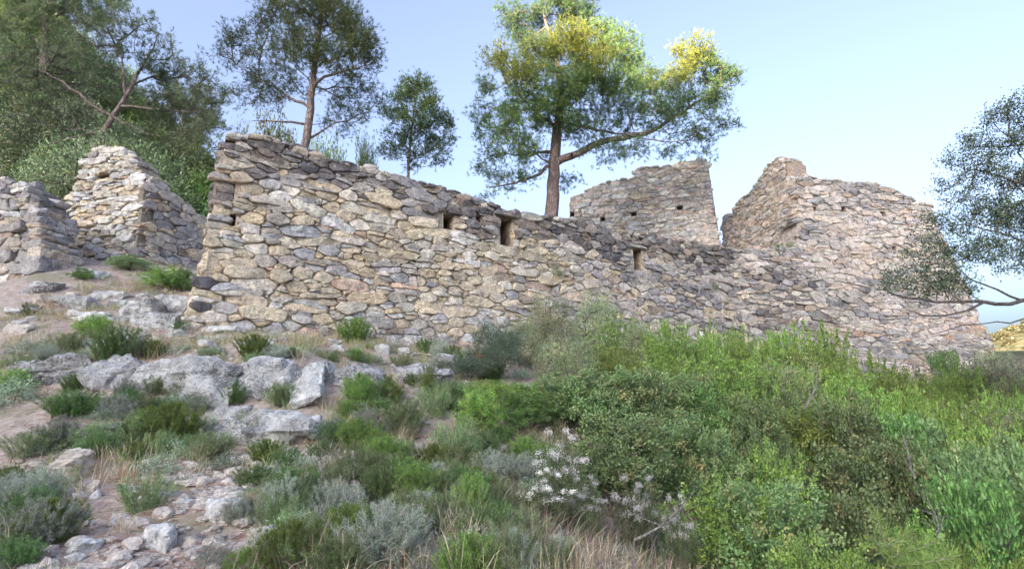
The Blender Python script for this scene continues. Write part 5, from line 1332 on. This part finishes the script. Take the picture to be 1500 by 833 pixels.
rn_ = random.Random(41)
HK = {'herb': ('herb_tuft', 'small green herb on the slope between the ledges and the flowering patch', 'herb', 'green herbs on the slope'),
      'sage': ('herb_tuft', 'pale broad-leaved herb on the slope', 'herb', 'pale herbs on the slope'),
      'grey1': ('herb_tuft', 'grey needle-leaved herb tuft on the slope', 'herb', 'grey herbs on the slope'),
      'grey2': ('herb_tuft', 'low silvery cushion on the slope', 'herb', 'silvery cushions on the slope'),
      'cushion2': ('herb_tuft', 'small leafy green shrublet on the slope', 'herb', 'leafy shrublets on the slope'),
      'cushion': ('herb_tuft', 'small needle-leaved green shrublet on the slope', 'herb', 'needle-leaved shrublets on the slope')}
HW = {'herb': 'fine green herb', 'sage': 'pale broad-leaved herb', 'grey1': 'grey needle-leaved tuft', 'grey2': 'low silvery cushion', 'cushion2': 'leafy green shrublet', 'cushion': 'needle-leaved green shrublet'}
HXT = [(110, 'by the left edge'), (230, 'below the boulders'), (340, 'below the leaning wall end'), (460, 'below the white slab'), (560, 'right of the white slab'), (660, 'left below the juniper'), (760, 'below the juniper'), (2000, 'around the white flowers')]
HYT = [(575, ', on the ledges'), (640, ', just under the ledges'), (700, ', halfway down the slope'), (765, ', low on the slope'), (2000, ', by the bottom edge')]
HRB = []
for k in range(330):
    px = rn_.uniform(-10, 820); py = rn_.uniform(445 if k % 4 == 0 else 515, 850)
    if py < 515 and px > 270: continue
    if py < 500 and rn_.random() < .4: continue
    if 60 < px < 345 and py > 680: 
        if rn_.random() < .9: continue
    if 180 < px < 500 and 530 < py < 590 and rn_.random() < .8: continue
    if 280 < px < 470 and 610 < py < 655 and rn_.random() < .8: continue
    if px < 380 and rn_.random() < .1: continue
    kd = rn_.choice(['herb', 'herb', 'sage', 'grey1', 'cushion2', 'cushion2', 'cushion', 'sage'] if px < 450 else ['herb', 'herb', 'sage', 'sage', 'grey1', 'cushion2', 'cushion2', 'cushion'])
    sc = (.45 + .75 * (py - 500) / 330) * rn_.uniform(.7, 1.3); nm, lb, ct, gp = HK[kd]
    o_ = low(px, py, 75 * sc, 46 * sc, kd, nm, lb, ct, gp)
    HRB.append((o_, px, HW[kd] + ' ' + spot(px, HXT) + spot(py, HYT), gp))
relabel(HRB)
# the hillside behind the walls on the left
rn_ = random.Random(31)
HIL = []
for k in range(130):
    Y = rn_.uniform(15.5, 32); px = rn_.uniform(-120, 330) if k % 6 else rn_.uniform(330, 480)
    P = at(px, 300, Y); z = gz(P[0], Y); w = rn_.uniform(2.0, 3.8)
    if px > 330: w *= .7
    kd = rn_.choice(['hill1', 'hill2', 'hill1', 'deep2', 'airy2']); o_ = plant(kd, (P[0], Y, z), w, w * rn_.uniform(.8, 1.2), rn_.random() * 6.28, 'wild_shrub', '', 'shrub', 'shrubs on the hillside on the left')
    HIL.append((o_, px, KW[kd] + (', near, ' if Y < 19 else (', midway up the hill ' if Y < 25 else ', high on the hill ')) + spot(px, [(90, 'behind the grey wall'), (200, 'behind the pale stump'), (325, 'behind the sloping side wall'), (900, 'behind the long wall')]), 'shrubs on the hillside on the left'))
relabel(HIL)
# scrub on the far sunlit hill
def far_scrub():
    rng = np.random.default_rng(3); m = MB()
    for i in range(1100):
        x = rng.uniform(110, 330); y = rng.uniform(110, 300); z = gz(x, y); r = rng.uniform(.7, 1.7)
        P = blob_points(rng, (x, y, z + r * .5), r, 60, .3, .7); leaves(m, P, rng.normal(0, 1, P.shape), .9, .7, tint(60, [(2, .14, .14, .07), (1, .19, .17, .09), (1, .10, .11, .05)], .2, rng), 'leaf', rng)
    obj('far_scrub', m.mesh('far_scrub'), M_LEAF, kind='stuff')
far_scrub()

# ------------------------------------------------------------------ grass and litter
def cover():
    rng = np.random.default_rng(9)
    # grass in tussocks
    C = []
    while len(C) < 2200:
        x, y = rng.uniform(-8, 8), rng.uniform(2.3, 12.5)
        if abs(x) > y * 1.05 + .6: continue
        path = math.exp(-((x + 1.9) / 1.0) ** 2 - ((y - 3.6) / .9) ** 2)
        if rng.random() < path * 1.1: continue
        d = (np.array((x, y)) - PL_MAIN.O) @ PL_MAIN.Nn; u = (np.array((x, y)) - PL_MAIN.O) @ PL_MAIN.U
        if u > -.2 and d < .15: continue
        if fbm(np.array([[x, y, 0]]), .7, 2, 12)[0] + .25 < rng.uniform(-.6, .9): continue
        C.append((x, y))
    C = np.array(C); z = ground(C[:, 0], C[:, 1]); m = MB(); nb = 34
    P = np.repeat(np.c_[C, z], nb, 0) + rng.normal(0, 1, (len(C) * nb, 3)) * (.05, .05, 0); D = rng.normal(0, .45, P.shape) + (0, 0, 1)
    sz = np.repeat(rng.uniform(.10, .30, len(C)), nb) * rng.uniform(.6, 1.2, len(P)); pal_ = rng.random(len(C)); c1 = tint(len(P), G_GRASS, .2, rng); c2 = tint(len(P), G_STRAW, .2, rng); c3 = tint(len(P), G_GREY, .2, rng)
    pk = np.repeat(pal_, nb)[:, None]; c = np.where(pk < .38, c1, np.where(pk < .88, c2, c3))
    leaves(m, P, D, sz, .0045, c, 'blade', rng); obj('grass', m.mesh('grass'), M_STRAW, kind='stuff')
    # red-brown pine needles and dead stalks
    n = 60000; x = rng.uniform(-8, 4, n); y = 2.3 + 8.5 * rng.random(n) ** 1.5; k = np.abs(x) < y * 1.05 + .6
    x, y = x[k], y[k]; g = fbm(np.c_[x, y, 0 * x], .8, 3, 33); k = g + .2 > rng.uniform(-.5, .6, len(x)); x, y = x[k], y[k]; z = ground(x, y) + .008 + .02 * rng.random(len(x))
    m = MB(); D = rng.normal(0, 1, (len(x), 3)) * (1, 1, .18); leaves(m, np.c_[x, y, z], D, rng.uniform(.05, .13, len(x)), .0045, tint(len(x), [(3, .42, .24, .17), (2, .30, .16, .12), (2, .52, .38, .30)], .2, rng), 'needle', rng)
    obj('pine_litter', m.mesh('pine_litter'), M_STRAW, kind='stuff')
    # dry straw and thin dead stems among the herbs in the middle
    n = 15000; x = rng.uniform(-1.5, 4.5, n); y = rng.uniform(2.6, 7, n); k = fbm(np.c_[x, y, 0 * x], .9, 2, 44) > -.1; x, y = x[k], y[k]; z = ground(x, y)
    m = MB(); D = rng.normal(0, .8, (len(x), 3)) + (0, 0, .7); leaves(m, np.c_[x, y, z], D, rng.uniform(.15, .42, len(x)), .0045, tint(len(x), [(2, .40, .30, .26), (2, .48, .40, .32), (1, .30, .19, .16)], .15, rng), 'blade', rng)
    obj('dry_stalks', m.mesh('dry_stalks'), M_STRAW, kind='stuff')
cover()

for (pl_, px, py, sz_, key_, lb_) in ((PL_TOW, 1140, 364, .30, 'herb', "small grassy weed on the ledge under the tower's broken gable"), (PL_TOW, 1158, 362, .24, 'airy1', 'tiny twiggy shrub on the ledge right of the grassy weed'),
                                 (PL_MAIN, 815, 408, .34, 'airy2', 'small weed rooted in the face of the long wall above the airy shrubs'), (PL_MAIN, 1045, 425, .30, 'airy1', 'small weed rooted in the long wall near its right end'),
                                 (PL_MAIN, 372, 412, .10, 'cushion2', 'tiny weed in a joint low on the left part of the long wall'), (PL_MAIN, 560, 258, .16, 'herb', 'dry weed on the broken top of the long wall')):
    u_, z_ = pl_.uz(px, py); plant(key_, tuple(pl_.W(u_, z_ - .02, -.02)), sz_ * 1.1, sz_, px * .7, 'weed', lb_, 'weed')
# pine sapling, dead twigs, dry tufts
def sapling():
    rng = np.random.default_rng(55); Y = 3.35; b = at(1320, 860, Y); g = gz(b[0], Y); base = np.array((b[0], Y, g)); root = thing('pine_sapling', 'young light green pine sapling at the bottom edge on the right', 'sapling', tuple(base))
    top = at(1283, 755, Y); sm = MB(); lm = MB()
    stems = [[base, at(1312, 833, Y), at(1300, 800, Y), top], [at(1308, 815, Y), at(1340, 805, Y - .1), at(1372, 792, Y - .15)], [at(1310, 830, Y), at(1350, 825, Y - .2), at(1395, 815, Y - .25)], [at(1312, 838, Y), at(1350, 845, Y - .2), at(1400, 838, Y - .2)],
             [at(1305, 812, Y), at(1290, 800, Y + .1), at(1278, 790, Y + .15)], [at(1315, 835, Y), at(1340, 822, Y + .15), at(1370, 818, Y + .2)], [at(1302, 800, Y), at(1318, 790, Y), at(1330, 782, Y)]]
    for st in stems:
        st = np.array(st); tubes(sm, st[:-1], st[1:], .006, .004, 6)
        for a, b_ in zip(st[:-1], st[1:]):
            L = np.linalg.norm(b_ - a); n = int(L / .0016)
            if a is st[0] and np.allclose(a, base): continue
            f = rng.random((n, 1)); P = a + (b_ - a) * f; ax = unit((b_ - a)[None])[0]; D = ax * .55 + rng.normal(0, .5, P.shape) + (0, 0, .1)
            leaves(lm, P, D, rng.uniform(.07, .12, n), .0042, tint(n, [(3, .30, .44, .12), (1, .40, .54, .18), (1, .20, .31, .08)], .15, rng), 'needle', rng)
    obj('stems', sm.mesh('stems', base), M_DEAD, root); obj('needles', lm.mesh('needles', base), M_NEEDLE, root)
sapling()
def dead_twig(pts, r, label, seed):
    rng = np.random.default_rng(seed); P = np.array([at(*p) for p in pts]); base = P[0].copy(); m = MB(); Q = [P[0]]
    for a, b in zip(P[:-1], P[1:]): Q += [a + (b - a) * q / 3 + rng.normal(0, .006, 3) for q in range(1, 4)]
    Q = np.array(Q); rr = r * (1 - .7 * np.linspace(0, 1, len(Q))); tubes(m, Q[:-1], Q[1:], rr[:-1], rr[1:], 5)
    for k in range(9):
        j = rng.integers(2, len(Q)); d = unit(rng.normal(0, 1, (1, 3)))[0] * rng.uniform(.05, .14) + (0, 0, .04); e1 = Q[j] + d; tubes(m, Q[j:j + 1], e1[None], rr[j] * .6, rr[j] * .4, 3); tubes(m, e1[None], (e1 + d * .6 + rng.normal(0, .02, 3))[None], rr[j] * .4, rr[j] * .2, 3)
    o = obj('dead_branch', m.mesh('dead_branch', base), M_DEAD, None, tuple(base)); o['label'] = label; o['category'] = 'dead branch'
dead_twig([(1178, 600, 6.6), (1192, 575, 6.7), (1200, 558, 6.7), (1195, 548, 6.7)], .012, 'bleached forked dead twig standing in the thicket below the tower', 1)
dead_twig([(1340, 700, 4.8), (1335, 680, 4.8), (1328, 655, 4.8), (1322, 635, 4.8)], .009, 'pale crooked dead stem among the shrubs at the right', 2)
dead_twig([(795, 560, 7.9), (805, 540, 7.9), (815, 515, 8.0), (822, 505, 8.0)], .010, 'pale dead branch slanting up in the airy shrubs right of the juniper', 3)
dead_twig([(1375, 788, 3.9), (1374, 765, 3.9), (1366, 745, 3.9)], .010, 'short grey dead stem above the pine sapling', 4)
dead_twig([(930, 790, 4.0), (970, 770, 4.0), (998, 745, 4.0), (1003, 725, 4.0)], .010, 'bare grey stem curving up right of the flowering patch', 5)
def dry_tuft(px, py, w, pal, label, seed, drop=False):
    rng = np.random.default_rng(seed); hit, t = ground_hit(px, py); n = 500; s_ = w * t / FPX; m = MB(); P = rng.normal(0, .22 * s_, (n, 3)) * (1, 1, .1); D = rng.normal(0, .7, (n, 3)) + (0, 0, .6)
    leaves(m, P, D, rng.uniform(.3, .8, n) * s_ * .6, .005, tint(n, pal, .2, rng), 'blade', rng); o = obj('dry_tuft', m.mesh('dry_tuft'), M_STRAW, None, tuple(hit)); o['label'] = label; o['category'] = 'dry grass'
dry_tuft(240, 548, 50, [(2, .58, .30, .09), (1, .45, .20, .10)], 'orange dry tuft on the ledges left of the wall', 1)
dry_tuft(305, 462, 34, [(2, .48, .24, .20), (1, .40, .20, .16)], 'reddish dry tuft on the footing of the leaning wall end', 2)
dry_tuft(700, 525, 34, [(2, .60, .15, .09), (1, .40, .12, .08)], 'red dead sprig on the left side of the juniper', 3)
dry_tuft(600, 640, 34, [(2, .55, .40, .32)], 'pale pinkish fallen pine sprig among the herbs', 4)
